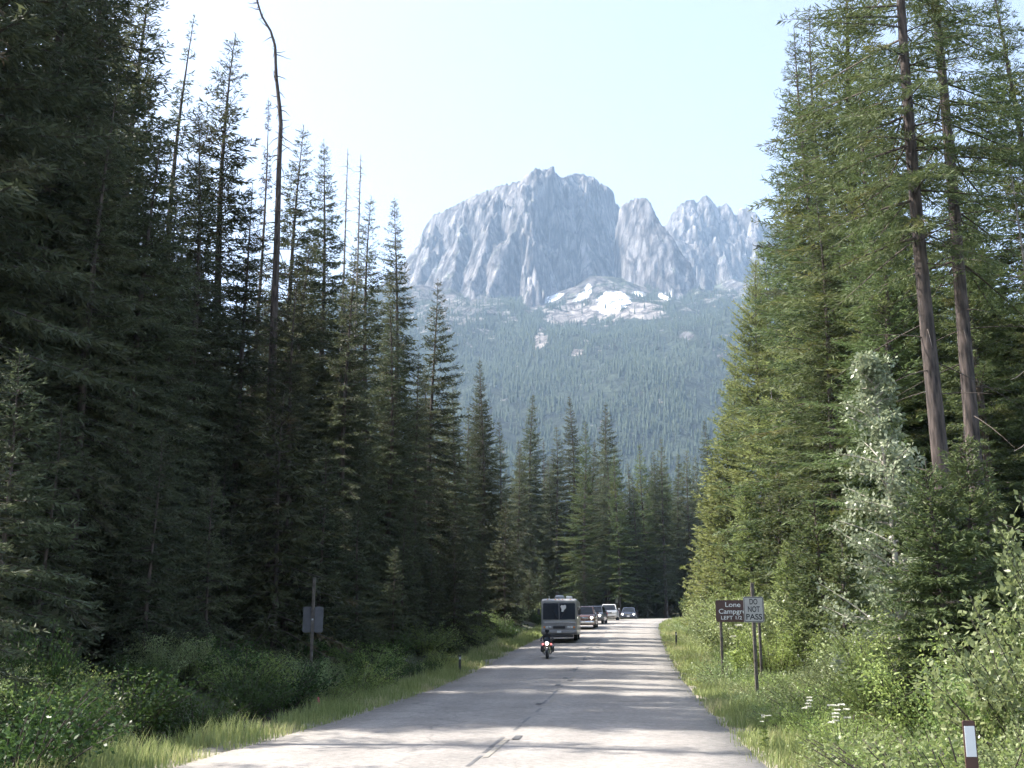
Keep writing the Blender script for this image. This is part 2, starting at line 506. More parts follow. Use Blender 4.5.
def worn_paint():
    m, nt, b = new_mat('worn_yellow_paint')
    L = nt.links
    tc = nt.nodes.new('ShaderNodeTexCoord')
    n = nt.nodes.new('ShaderNodeTexNoise'); n.inputs['Scale'].default_value = 9; n.inputs['Detail'].default_value = 8
    L.new(tc.outputs['Object'], n.inputs['Vector'])
    r = nt.nodes.new('ShaderNodeValToRGB')
    r.color_ramp.elements[0].position = 0.47; r.color_ramp.elements[0].color = (0.21, 0.2, 0.19, 1)
    r.color_ramp.elements[1].position = 0.62; r.color_ramp.elements[1].color = (0.29, 0.255, 0.18, 1)
    L.new(n.outputs['Fac'], r.inputs[0]); L.new(r.outputs[0], b.inputs['Base Color'])
    b.inputs['Roughness'].default_value = 0.8
    return m


s0 = float(np.argmin(np.abs(RC[:, 1] - 2)) * 0.5)
seam = []
s = s0
while s < s0 + 125:
    d = random.uniform(0.5, 2.2); o = random.uniform(-.05, .05)
    seam.append((s, s + d, o - .025 - random.uniform(0, .03), o + .035)); s += d + random.choice([0.1, 0.4, 1.5, 3.0])
strip_on_road('road_seam', seam, mat('tar_seam', (0.10, 0.097, 0.095), 0.6, var=0.4, scale=5), 0.004)
dash = [(s0 + 3 + k * 12.2, s0 + 6.05 + k * 12.2, 0.07, 0.16) for k in range(11)]
strip_on_road('road_marking', dash, worn_paint(), 0.008)
# tar patches where the seam has broken up
patch = []
for k in range(16):
    s = s0 + random.uniform(8, 75); o = random.uniform(-.35, .25); patch.append((s, s + random.uniform(.3, .9), o, o + random.uniform(.1, .3)))
strip_on_road('road_patch', patch, mat('tar_patch', (0.07, 0.07, 0.07), 0.7, var=0.5, scale=8), 0.012)


# ------------------------------------------------------------------ mountain
def pxray(px, py, Y):
    p = P(px, py, Y); return p[0], p[2]


def layer(sil, yr):
    """sil: measured skyline; yr: (px, distance of the crest)"""
    xs, zs, ys = [], [], []
    for (px, py) in sil:
        Y = np.interp(px, [q[0] for q in yr], [q[1] for q in yr]); x, z = pxray(px, py, Y)
        xs.append(x); zs.append(z); ys.append(Y)
    o = np.argsort(xs)
    return np.array(xs)[o], np.array(zs)[o], np.array(ys)[o]


silA = [(150, 470), (250, 380), (330, 330), (380, 292), (400, 270), (417, 245), (426, 225), (434, 214), (446, 209), (458, 204), (466, 199), (474, 195), (490, 190), (509, 184), (518, 181), (526, 175), (532, 171), (538, 169), (545, 172), (549, 170), (556, 172),
        (562, 178), (568, 175), (575, 174), (583, 174), (591, 179), (598, 184), (606, 191), (614, 201), (620, 206), (640, 225), (680, 240), (740, 262), (800, 310), (1000, 460)]
yrA = [(150, 4300), (330, 4060), (417, 3890), (470, 3720), (510, 3560), (530, 3480), (545, 3560), (575, 3730), (592, 3820), (615, 4020), (640, 4080), (1000, 4150)]
silB = [(604, 430), (611, 320), (617, 214), (620, 206), (624, 203), (630, 200), (637, 198), (643, 197), (648, 199), (655, 207), (659, 214), (664, 222), (668, 230), (676, 244), (684, 256), (691, 268), (697, 292), (706, 330), (720, 420)]
yrB = [(604, 3510), (618, 3480), (645, 3400), (670, 3335), (690, 3300), (720, 3290)]
silC = [(560, 420), (640, 250), (660, 232), (667, 224), (674, 212), (679, 206), (682, 204), (687, 201), (690, 198.6), (694, 199), (697, 204), (700, 201), (706, 194.7), (710, 198), (716, 207), (721, 205), (726, 203.5), (731, 208), (735, 216), (738, 212), (742, 208), (746, 208), (750, 212), (753, 212), (757, 217),
        (760, 224), (775, 226), (800, 242), (850, 275), (1000, 400)]
yrC = [(560, 4350), (1000, 4250)]
LA, LB, LC = layer(silA, yrA), layer(silB, yrB), layer(silC, yrC)


def spur(pts):
    Ys = [p[2] for p in pts]; q = [P(*p) for p in pts]
    o = np.argsort(Ys)
    return np.array(Ys)[o], np.array([c[0] for c in q])[o], np.array([c[2] for c in q])[o]


SP = [(spur([(540, 169, 3500), (528, 200, 3430), (512, 235, 3340), (500, 270, 3260), (492, 300, 3200)]), 1.9),
      (spur([(574, 176, 3705), (577, 205, 3600), (586, 235, 3510), (591, 262, 3420), (597, 285, 3330)]), 2.4),
      (spur([(560, 215, 3560), (553, 240, 3470), (545, 262, 3400), (535, 290, 3300)]), 2.2),
      (spur([(474, 196, 3690), (462, 235, 3560), (452, 275, 3430), (440, 320, 3280)]), 1.5),
      (spur([(509, 185, 3560), (498, 215, 3480), (484, 255, 3360), (470, 300, 3220)]), 1.8),
      (spur([(436, 214, 3800), (426, 255, 3640), (415, 300, 3480)]), 1.5),
      (spur([(706, 196, 4300), (701, 225, 4230), (694, 250, 4150)]), 2.2),
      (spur([(690, 199, 4310), (684, 222, 4240), (678, 245, 4150)]), 2.2),
      (spur([(726, 204, 4300), (719, 235, 4200), (712, 260, 4100)]), 2.2),
      (spur([(745, 208, 4290), (741, 235, 4200), (735, 262, 4080)]), 2.2)]


def mz(X, Y):
    sh = X.shape; X = X.ravel(); Y = Y.ravel()
    wx = X + 14 * fbm(X / 60, Y / 60, 0, 3, 21); wy = Y
    # forested base slope
    base = 1011 - 0.50 * (3242 - Y)
    base = np.where(Y < 1750, 265 - 0.42 * (1750 - Y), base)
    base = np.where(Y > 3242, 1011 + (0.06 + .30 * sstep(420, 540, X)) * (Y - 3242), base)
    base = np.maximum(base, -40)
    base += 34 * fbm(X / 300 + 3.1, Y / 420, 0, 4, 31) * sstep(1100, 1900, Y) + 26 * ridged(X / 210 + Y / 900, Y / 1500, 0, 2, 33) * sstep(1300, 2300, Y)
    base -= 0.00017 * np.maximum(np.abs(X - 380) - 500, 0) ** 2 * 0.5
    out = base
    crest = np.ones_like(out) * -1e9
    for (L, k, bk, amp, sd) in ((LA, 1.75, 1.1, 1.0, 41), (LB, 2.9, 1.6, .55, 51), (LC, 1.5, 1.2, .8, 61)):
        Hh = np.interp(wx * .5 + X * .5, L[0], L[1], left=-200, right=-200); Yr = np.interp(X, L[0], L[2])
        q = Yr - Y
        env = sstep(-20, 110, q)
        rel = (75 * ridged(wx / 85 + Y / 700, Y / 420, 0, 3, sd) + 26 * ridged(wx / 22, Y / 70, 0, 3, sd + 3) + 30 * fbm(X / 38 + Y / 95, Y / 55, 0, 4, sd + 11) + 22 * np.abs(fbm(X / 14, Y / 18, 0, 3, sd + 5))) * amp
        rel = rel * .5 + 55 * amp * (np.abs(fbm(wx / 150 + Y / 320 + 7, Y / 260, 0, 3, sd + 31)) * 2 - .7) + amp * (30 * cells(wx / 62 + Y / 260, Y / 75, sd + 21) + 17 * cells(wx / 27 - Y / 200, Y / 30, sd + 22) + 9 * cells(wx / 13, Y / 14, sd + 23))
        step = 16 * np.sin((Hh - k * q) / 42 + 2.5 * fbm(X / 70, Y / 70, 0, 2, sd + 7)) * amp
        front = Hh - k * q + (rel + step) * env + 5 * fbm(X / 9, Y / 9, 0, 2, sd + 9) * (1 - env)
        front = np.minimum(front, Hh + 4 + 5 * fbm(X / 9, Y / 9, 0, 2, sd + 9) - .3 * np.maximum(q, 0))
        back = Hh + bk * q + 5 * fbm(X / 9, Y / 9, 0, 2, sd + 9)
        z = np.where(q > 0, front, back)
        z[np.abs(X - np.clip(X, L[0][0], L[0][-1])) > 0] = -1e9
        out = np.maximum(out, z)
    for ((ys, xs, zs), k) in SP:
        x0 = np.interp(Y, ys, xs); z0 = np.interp(Y, ys, zs)
        z = z0 + 22 * (1 - sstep(.6, .85, (Y - ys[0]) / (ys[-1] - ys[0]))) - k * np.abs(wx - x0) + 16 * fbm(X / 24, Y / 30, 0, 4, 71) - 45 * sstep(.65, 1, (Y - ys[0]) / (ys[-1] - ys[0]))
        z = np.minimum(z, np.maximum(np.interp(X, LA[0], LA[1]), np.interp(X, LC[0], LC[1])) - 10 - .25 * np.abs(ys[-1] - Y))
        z[(Y < ys[0] - 5) | (Y > ys[-1])] = -1e9
        out = np.maximum(out, z)
    return out.reshape(sh)


mx_ = graded(-2300, -420, 1050, 3300, 3.6, 1.06)
my_ = graded(950, 1500, 4300, 5200, 5.0, 1.06)


def rock_mat():
    m, nt, b = new_mat('mountain_rock')
    L = nt.links
    tc = nt.nodes.new('ShaderNodeTexCoord')
    at = nt.nodes.new('ShaderNodeAttribute'); at.attribute_name = 'tint'
    mp = nt.nodes.new('ShaderNodeMapping'); mp.inputs['Scale'].default_value = (1, 1, 0.25)
    L.new(tc.outputs['Object'], mp.inputs['Vector'])
    n = nt.nodes.new('ShaderNodeTexNoise'); n.inputs['Scale'].default_value = 0.035; n.inputs['Detail'].default_value = 9; n.inputs['Roughness'].default_value = 0.65
    L.new(mp.outputs[0], n.inputs['Vector'])
    r = nt.nodes.new('ShaderNodeMapRange'); r.inputs['From Min'].default_value = 0.3; r.inputs['From Max'].default_value = 0.7
    r.inputs['To Min'].default_value = 0.2; r.inputs['To Max'].default_value = 2.1
    n3 = nt.nodes.new('ShaderNodeTexNoise'); n3.inputs['Scale'].default_value = 0.012; n3.inputs['Detail'].default_value = 12; n3.inputs['Roughness'].default_value = 0.78
    mp3 = nt.nodes.new('ShaderNodeMapping'); mp3.inputs['Scale'].default_value = (1, 1, 0.4); mp3.inputs['Rotation'].default_value = (0, 0.35, 0)
    L.new(tc.outputs['Object'], mp3.inputs['Vector']); L.new(mp3.outputs[0], n3.inputs['Vector'])
    av = nt.nodes.new('ShaderNodeMath'); av.operation = 'MULTIPLY_ADD'; av.inputs[1].default_value = 0.5
    hf = nt.nodes.new('ShaderNodeMath'); hf.operation = 'MULTIPLY'; hf.inputs[1].default_value = 0.5
    L.new(n3.outputs['Fac'], hf.inputs[0]); L.new(n.outputs['Fac'], av.inputs[0]); L.new(hf.outputs[0], av.inputs[2])
    r.inputs['From Min'].default_value = 0.40; r.inputs['From Max'].default_value = 0.62  # mottled rock tone, contrast widened to imitate lit ledges against dark rock
    L.new(av.outputs[0], r.inputs['Value'])
    vo = nt.nodes.new('ShaderNodeTexVoronoi'); vo.feature = 'DISTANCE_TO_EDGE'; vo.inputs['Scale'].default_value = 0.022
    vm = nt.nodes.new('ShaderNodeVectorMath'); vm.operation = 'MULTIPLY_ADD'; vm.inputs[1].default_value = (60, 60, 30)
    L.new(n3.outputs['Color'], vm.inputs[0]); L.new(mp.outputs[0], vm.inputs[2]); L.new(vm.outputs[0], vo.inputs['Vector'])
    ck = nt.nodes.new('ShaderNodeMapRange'); ck.inputs['From Min'].default_value = 0.0; ck.inputs['From Max'].default_value = 0.09
    ck.inputs['To Min'].default_value = 0.3; ck.inputs['To Max'].default_value = 1.1
    L.new(vo.outputs['Distance'], ck.inputs['Value'])
    mu = nt.nodes.new('ShaderNodeMath'); mu.operation = 'MULTIPLY'; L.new(r.outputs[0], mu.inputs[0]); L.new(ck.outputs[0], mu.inputs[1])
    hs = nt.nodes.new('ShaderNodeHueSaturation'); L.new(at.outputs['Color'], hs.inputs['Color']); L.new(mu.outputs[0], hs.inputs['Value'])
    L.new(hs.outputs[0], b.inputs['Base Color']); b.inputs['Roughness'].default_value = 0.95
    b.inputs['Specular IOR Level'].default_value = 0.1
    bp = nt.nodes.new('ShaderNodeBump'); bp.inputs['Strength'].default_value = 1.0; bp.inputs['Distance'].default_value = 26.0
    L.new(av.outputs[0], bp.inputs['Height']); L.new(bp.outputs[0], b.inputs['Normal'])
    return m


mme, mv, mq = grid_mesh('mountain', mx_, my_, mz, [rock_mat()], smooth=False)
nx, ny = len(mx_), len(my_)
Zg = mv[:, 2].reshape(ny, nx)
gy_, gx_ = np.gradient(Zg, my_, mx_)
slope = np.hypot(gx_, gy_).ravel()
# survey coordinates of every point, to place the snow fields, talus and tree line where they lie
rel = mv - CAM
fw = rel[:, 1] * cp + rel[:, 2] * sp; upv = -rel[:, 1] * sp + rel[:, 2] * cp
PX = 512 + F * rel[:, 0] / fw; PY = 384 - F * upv / fw
nz1 = fbm(mv[:, 0] / 45, mv[:, 1] / 45, mv[:, 2] / 45, 4, 81)
nz2 = fbm(mv[:, 0] / 14, mv[:, 1] / 14, mv[:, 2] / 14, 3, 83)


def blob(cx, cy, rx, ry, rot=0):
    dx, dy = PX - cx, PY - cy; c, s_ = math.cos(rot), math.sin(rot)
    return 1 - np.hypot((dx * c + dy * s_) / rx, (-dx * s_ + dy * c) / ry)


snow = np.maximum.reduce([blob(614, 301, 18, 10, -.1), blob(607, 308, 9, 7), blob(582, 297, 9, 5, -.5), blob(588, 289, 4, 6), blob(553, 298, 13, 3.5, -.35), blob(640, 294, 9, 3, .1), blob(664, 297, 7, 2.5, .3)])
snow = (snow + 0.16 * nz2 + .12 * nz1 > 0.08) & (mv[:, 1] < 3700)
talus = np.maximum.reduce([blob(590, 312, 52, 19), blob(640, 310, 30, 14), blob(560, 318, 22, 12), blob(540, 340, 9, 18, .3), blob(575, 352, 8, 4)]) + 0.5 * nz1 + 0.3 * nz2 > 0.36
forest_line = 1075 + 130 * nz1 + 150 * fbm(mv[:, 0] / 170, mv[:, 1] / 400, 0, 3, 85)
treed = (mv[:, 2] < forest_line) & (slope < 1.05 + 0.25 * nz1) & ~snow & ~talus
ledge = (~treed) & (slope < 1.7) & (nz1 + 0.6 * nz2 > 0.12) & (mv[:, 2] < 1400 + 150 * (PX < 500)) & ~snow & ~talus
tint = np.zeros((len(mv), 4), np.float32); tint[:, 3] = 1
crk = ridged(mv[:, 0] / 26 + .4 * nz1, mv[:, 1] / 120, mv[:, 2] / 150, 3, 87)
g = np.clip(0.145 + 0.05 * nz1 + 0.05 * nz2 - 0.05 * np.clip(crk - .75, 0, 1) * 2, .06, .4)
tint[:, :3] = np.stack([g * 1.05, g * 0.98, g * 0.95], 1)
tint[treed, :3] = (0.028, 0.036, 0.024)
rocky = treed & (nz1 + 0.7 * nz2 > 1.0 - .6 * sstep(700, 1050, mv[:, 2]) - 1.1 * np.clip(np.maximum(blob(450, 305, 75, 60), blob(725, 280, 45, 25)), 0, 1))
tint[rocky, :3] = (0.12, 0.115, 0.105)
tint[ledge, :3] = (0.07, 0.08, 0.055)
tint[talus, :3] = (0.19, 0.17, 0.155)
tint[snow, :3] = (0.75, 0.77, 0.8)
at = mme.attributes.new('tint', 'FLOAT_COLOR', 'POINT'); at.data.foreach_set('color', tint.ravel())
tag(obj_me('mountain', mme), kind='structure')

# conifers of the mountain slopes: one mass
cells_area = np.outer(np.gradient(my_), np.gradient(mx_)).ravel()
vis = (mv[:, 0] > -700) & (mv[:, 0] < 1500) & (mv[:, 1] > 1500) & (mv[:, 1] < 4000)
dens = np.where(treed & ~rocky, 1 / 62.0, 0) * np.clip(0.9 + 0.7 * nz1 + .8 * fbm(mv[:, 0] / 55, mv[:, 1] / 500, 0, 2, 97), 0.05, 1.7) + np.where(ledge, 1 / 110.0, 0) + np.where(talus, 1 / 900., 0) + np.where(rocky, 1 / 400., 0)
dens = dens * vis
cnt = rng.poisson(dens * cells_area)
src = np.repeat(np.arange(len(mv)), cnt)
N = len(src)
base = mv[src] + np.stack([rng.uniform(-3.5, 3.5, N), rng.uniform(-4, 4, N), np.zeros(N)], 1)
base[:, 2] += gx_.ravel()[src] * (base[:, 0] - mv[src, 0]) + gy_.ravel()[src] * (base[:, 1] - mv[src, 1]) - 1
hh = rng.uniform(7, 23, N) * rng.uniform(.7, 1.1, N) * np.where(ledge[src], .55, 1) * np.clip(1.25 - mv[src, 2] / 2600, .5, 1.2)
rr = hh * rng.uniform(.13, .2, N)
ang = rng.uniform(0, 2 * PI, N)
V, T = [], []
k5 = 5
for (z0, z1, rf) in ((0.02, 0.62, 1.0), (0.35, 1.0, 0.66)):
    ring = [base + np.stack([np.cos(ang + 2 * PI * k / k5) * rr * rf, np.sin(ang + 2 * PI * k / k5) * rr * rf, hh * z0], 1) for k in range(k5)]
    tip = base + np.stack([0 * hh, 0 * hh, hh * z1], 1)
    V.append(np.stack(ring + [tip], 1))
V = np.concatenate(V, 1)
o = np.arange(N) * 12
for lv in (0, 6):
    for k in range(k5):
        T.append(np.stack([o + lv + k, o + lv + (k + 1) % k5, o + lv + 5], 1))
M['far_tree'] = leaf_mat('distant_conifers', (0.012, 0.024, 0.016), (0.045, 0.06, 0.033), 0.0, 0.8, spec=0.1)
fme = mesh_np('mountain_forest', V.reshape(-1, 3), tris=np.concatenate(T), mats=[M['far_tree']])
tag(obj_me('mountain_forest', fme), 'dense conifer forest covering the lower slopes of the rocky mountain', 'forest', kind='stuff')


# ------------------------------------------------------------------ plants
class Blades:
    def __init__(s): s.V = []; s.n = 0
    def add(s, B, D, L, Wd, fold=None):
        """rhombic blades from base B along unit D"""
        n = len(B)
        R = rng.normal(size=(n, 3)); S_ = np.cross(D, R); S_ /= np.linalg.norm(S_, axis=1)[:, None] + 1e-9
        L = np.broadcast_to(L, n)[:, None]; Wd = np.broadcast_to(Wd, n)[:, None]
        mid = B + D * L * 0.42
        s.V.append(np.stack([B, mid + S_ * Wd, B + D * L, mid - S_ * Wd], 1)); s.n += n
    def arrays(s):
        V = np.concatenate(s.V).reshape(-1, 3)
        return V, np.arange(len(V)).reshape(-1, 4)


class Wood:
    def __init__(s): s.V = []; s.Q = []; s.n = 0
    def tube(s, pts, rad, n=6):
        pts = np.asarray(pts, float); m = len(pts)
        d = np.gradient(pts, axis=0); d /= np.linalg.norm(d, axis=1)[:, None] + 1e-9
        ref = np.where(np.abs(d[:, 2:3]) > .9, np.array([[1., 0, 0]]), np.array([[0, 0, 1.]]))
        a_ = np.cross(d, ref); a_ /= np.linalg.norm(a_, axis=1)[:, None] + 1e-9
        b_ = np.cross(d, a_)
        t = np.arange(n) * 2 * PI / n
        rad = np.broadcast_to(rad, m)
        R = pts[:, None] + (a_[:, None] * np.cos(t)[None, :, None] + b_[:, None] * np.sin(t)[None, :, None]) * rad[:, None, None]
        i = (np.arange(m - 1)[:, None] * n + np.arange(n)[None]).ravel(); j = (np.arange(m - 1)[:, None] * n + (np.arange(n)[None] + 1) % n).ravel()
        s.V.append(R.reshape(-1, 3)); s.Q.append(np.stack([i, j, j + n, i + n], 1) + s.n); s.n += m * n
    def arrays(s): return np.concatenate(s.V), np.concatenate(s.Q)


def crown_mesh(name, bl, wd, leafm, twigm):
    V, Q = bl.arrays(); mi = np.zeros(len(Q), int)
    if wd is not None and wd.n:
        v2, q2 = wd.arrays(); Q = np.concatenate([Q, q2 + len(V)]); V = np.concatenate([V, v2]); mi = np.concatenate([mi, np.ones(len(q2), int)])
    return mesh_np(name, V, Q, mats=[leafm, twigm], mat_idx=mi)


def trunk_pts(Hh, bend=0.0, n=14, wob=0.012):
    z = np.linspace(-0.6, Hh, n); t = np.clip(z / Hh, 0, 1)
    ph = rng.uniform(0, 6.28, 2)
    x = wob * Hh * np.sin(t * 5 + ph[0]) * t + bend * t ** 2; y = wob * Hh * np.sin(t * 4.3 + ph[1]) * t
    return np.stack([x, y, z], 1)


def conifer(name, Hh=28., R=3.0, cb=0.12, leafm='needle', barkm='bark', rad=None, gap=0.42, nbr=6, el=(35, -22), droop=0.35, upturn=0.18,
            shape=0.8, skip=0.05, nl=0.30, nw=0.027, sec=0.12, hang=0.25, dead_below=0.0, bend=0.0, bottom=0.75, lop=0.25, tipthin=1.0):
    rad = rad or Hh * 0.0095
    tp = trunk_pts(Hh, bend)
    tw = Wood(); t = np.clip(tp[:, 2] / Hh, 0, 1)
    tw.tube(tp, rad * np.maximum(1 - t, .02) ** 0.85 * np.where(t <= 0.01, 1.35, 1), 9)
    bl, wd = Blades(), Wood()
    z = Hh * cb; bias = rng.uniform(0, 2 * PI)
    def axis_at(zz): return np.array([np.interp(zz, tp[:, 2], tp[:, 0]), np.interp(zz, tp[:, 2], tp[:, 1]), zz])
    if dead_below:
        zz = Hh * dead_below
        while zz < Hh * cb * 1.25:
            for k in range(rng.integers(1, 4)):
                az = rng.uniform(0, 2 * PI); L = R * rng.uniform(.25, .7); e = rng.uniform(-.5, .15)
                d = np.array([math.cos(az) * math.cos(e), math.sin(az) * math.cos(e), math.sin(e)])
                s_ = np.linspace(0, 1, 5)[:, None]
                wd.tube(axis_at(zz + rng.uniform(-.3, .3)) + d * L * s_ + np.array([0, 0, -.12 * L]) * s_ ** 2, np.linspace(.022, .006, 5), 4)
            zz += gap * 1.6
    while z < Hh - 0.25:
        rel = (z - Hh * cb) / (Hh * (1 - cb))
        prof = (1 - rel) ** (shape + .12) * (bottom + (1 - bottom) * min(1, rel / 0.22)) * tipthin ** rel
        nb = max(3, int(round(nbr * (0.75 + 0.25 * (1 - rel)) + rng.uniform(-.8, .8))))
        a0 = rng.uniform(0, 2 * PI)
        for k in range(nb):
            if rng.random() < skip: continue
            az = a0 + 2 * PI * k / nb + rng.uniform(-.35, .35)
            L = R * prof * rng.uniform(0.62, 1.12) * (1 + lop * math.cos(az - bias)) + 0.12
            e0 = math.radians(el[1] + (el[0] - el[1]) * rel ** 1.3 + rng.uniform(-8, 8))
            zz = z + rng.uniform(-.5, .5) * gap
            o = axis_at(zz)
            u = np.array([math.cos(az), math.sin(az), 0.0]); side = np.array([-u[1], u[0], 0.0])
            def bp(t_):
                t_ = np.asarray(t_)[:, None]
                return o + u * (L * math.cos(e0) * t_) + np.array([0, 0, 1.]) * L * (math.sin(e0) * t_ - droop * t_ ** 2 * (1 - rel * .8) + upturn * t_ ** 3)
            tt = np.linspace(0, 1, 5)
            wd.tube(bp(tt), np.linspace(0.012 + 0.009 * L, 0.004, 5), 3)
            ns = max(4, int(L / sec))
            ts = np.sort(rng.uniform(0.1, 1.0, ns * 2)); p0 = bp(ts); p1 = bp(np.minimum(ts + .03, 1.05)); ax = p1 - p0; ax /= np.linalg.norm(ax, axis=1)[:, None] + 1e-9
            sg = np.where(np.arange(len(ts)) % 2 == 0, 1., -1.)
            an = np.radians(rng.uniform(32, 68, len(ts)))
            l2 = (0.10 + L * 0.36 * (1 - ts) * np.minimum(1, ts / 0.2 + .35)) * rng.uniform(.55, 1.15, len(ts)); l2 = np.minimum(l2, 1.15)
            d2 = ax * np.cos(an)[:, None] + side[None] * (sg * np.sin(an))[:, None] + np.array([0, 0, -1.]) * (hang * rng.uniform(.2, 1.4, len(ts)))[:, None]
            d2 /= np.linalg.norm(d2, axis=1)[:, None]
            reps = np.maximum(1, np.ceil(l2 / (nl * 0.42)).astype(int))
            ix = np.repeat(np.arange(len(ts)), reps); 
            fr = rng.uniform(0, 0.9, len(ix))
            B = p0[ix] + d2[ix] * (l2[ix] * fr)[:, None]
            D = d2[ix] + rng.normal(0, .42, (len(ix), 3)) + np.array([0, 0, .05]); D /= np.linalg.norm(D, axis=1)[:, None]
            tz = .55 + .45 * min(1, (1 - rel) * 4); bl.add(B, D, tz * nl * rng.uniform(.6, 1.15, len(ix)), tz * nw * rng.uniform(.7, 1.3, len(ix)))
            # needles on the branch itself
            nb2 = max(3, int(L / 0.16)); t3 = rng.uniform(.15, 1, nb2); B = bp(t3)
            D = u[None] + rng.normal(0, .5, (nb2, 3)); D /= np.linalg.norm(D, axis=1)[:, None]
            bl.add(B, D, tz * nl * rng.uniform(.6, 1, nb2), tz * nw)
        z += gap * rng.uniform(.75, 1.3) * (0.65 + 0.35 * (1 - rel))
    # leader
    nt_ = 14; zz = Hh - rng.uniform(0, .7, nt_); B = np.stack([np.interp(zz, tp[:, 2], tp[:, 0]), np.interp(zz, tp[:, 2], tp[:, 1]), zz], 1)
    D = rng.normal(0, .45, (nt_, 3)) + np.array([0, 0, 1.]); D /= np.linalg.norm(D, axis=1)[:, None]
    bl.add(B, D, nl * .5, nw * .6)
    v, q = tw.arrays()
    tm = mesh_np(name + '_trunk', v, q, mats=[M[barkm]], smooth=True)
    cm = crown_mesh(name + '_crown', bl, wd, M[leafm], M['twig'] if barkm != 'bark_grey' else M['bark_grey'])
    return dict(H=Hh, parts=[('trunk', tm), ('crown', cm)])


def snag(name, Hh, rad, pts, branches=40, R=1.2, barkm='bark_grey', lo=.35):
    tw = Wood(); pts = np.array(pts, float); zz = pts[:, 2] / pts[-1, 2]
    zi = np.linspace(0, 1, 40); pi = np.stack([np.interp(zi, zz, pts[:, k]) for k in range(3)], 1); pi[0, 2] -= .5
    tw.tube(pi, rad * (1 - zi * .93) ** .8, 8)
    bw = Wood()
    for k in range(branches):
        f = rng.uniform(lo, .99); o = np.array([np.interp(f, zz, pts[:, j]) for j in range(3)]); az = rng.uniform(0, 2 * PI); L = R * rng.uniform(.2, 1) * (1.25 - f)
        e = rng.uniform(-.6, .5); d = np.array([math.cos(az), math.sin(az), e]); t_ = np.linspace(0, 1, 5)[:, None]
        bw.tube(o + d * L * t_ + np.array([0, 0, rng.uniform(-.5, .1) * L]) * t_ ** 2 + rng.normal(0, .02, (5, 3)), np.linspace(.03, .008, 5), 4)
    v, q = tw.arrays(); tm = mesh_np(name + '_trunk', v, q, mats=[M[barkm]], smooth=True)
    v, q = bw.arrays(); bmh = mesh_np(name + '_branches', v, q, mats=[M[barkm]])
    return dict(H=Hh, parts=[('trunk', tm), ('crown', bmh)])


def leafy(name, Hh, R, nst, nlf, ls, leafm='leaf', barkm='twig', lean=0.35, tree=False, wid=0.5, up=0.2, foot=0.25):
    """broadleaf plant: arching stems with leaves set along side twigs"""
    st, bl = Wood(), Blades()
    if tree:
        tp = trunk_pts(Hh * .96, 0, 12, .02); st.tube(tp, np.linspace(Hh * .014, .01, 12), 7)
    per = max(6, nlf // nst)
    for k in range(nst):
        az = rng.uniform(0, 2 * PI); u = np.array([math.cos(az), math.sin(az), 0])
        if tree:
            f = rng.uniform(.1, .97); o = np.array([np.interp(f * Hh, tp[:, 2], tp[:, 0]), np.interp(f * Hh, tp[:, 2], tp[:, 1]), f * Hh])
            L = R * (1.06 - f) ** .8 * rng.uniform(.35, 1.1) * min(1, .5 + f * 2); e = rng.uniform(.1, .9)
            end = o + u * L + np.array([0, 0, L * e])
            mid = (o + end) / 2 + np.array([0, 0, L * .1])
        else:
            rr0 = foot * R * math.sqrt(rng.random()); o = np.array([math.cos(az), math.sin(az), 0]) * rr0
            out = R * rng.random() ** .5 * lean * 2
            hgt = Hh * rng.uniform(.45, 1.0) * (1 - .35 * (out / max(R, .01)) ** 2)
            end = o + u * out + np.array([0, 0, hgt]); mid = o + u * out * .3 + np.array([0, 0, hgt * .6])
            o[2] = -.15
        t_ = np.linspace(0, 1, 7)[:, None]
        cur = o * (1 - t_) ** 2 + 2 * mid * t_ * (1 - t_) + end * t_ ** 2
        st.tube(cur, np.linspace(.006 + Hh * .0028, .004, 7), 4)
        lo = .15 if not tree else .2
        f = lo + (1 - lo) * rng.random(per) ** .8
        C = np.stack([np.interp(f, t_[:, 0], cur[:, j]) for j in range(3)], 1)
        spread = wid * R * .36 * (1.1 - .5 * f)
        off = rng.normal(0, 1, (per, 3)); off /= np.linalg.norm(off, axis=1)[:, None]
        C = C + off * (spread * rng.random(per) ** .6)[:, None]
        C[:, 2] = np.maximum(C[:, 2], .03)
        D = off + rng.normal(0, .5, (per, 3)) + np.array([0, 0, up]); D /= np.linalg.norm(D, axis=1)[:, None]
        bl.add(C, D, ls * rng.uniform(.6, 1.3, per), ls * .3 * rng.uniform(.8, 1.2, per))
    v, q = st.arrays(); sm = mesh_np(name + '_stems', v, q, mats=[M[barkm]], smooth=True)
    cm = crown_mesh(name + '_foliage', bl, None, M[leafm], M['twig'])
    return dict(H=Hh, parts=[('trunk' if tree else 'stems', sm), ('crown' if tree else 'foliage', cm)])


def put(name, proto, x, y, h, rz=None, label=None, cat='tree', group=None, z=None, wsc=1.0, lean=(0, 0)):
    sc = h / proto['H']
    r = empty(name, (x, y, gz(x, y) if z is None else z), rng.uniform(0, 2 * PI) if rz is None else rz, (sc * wsc, sc * wsc, sc))
    r.rotation_euler[0] = lean[0]; r.rotation_euler[1] = lean[1]
    tag(r, label, cat, group)
    for (n, me) in proto['parts']: obj_me(n, me, r)
    return r


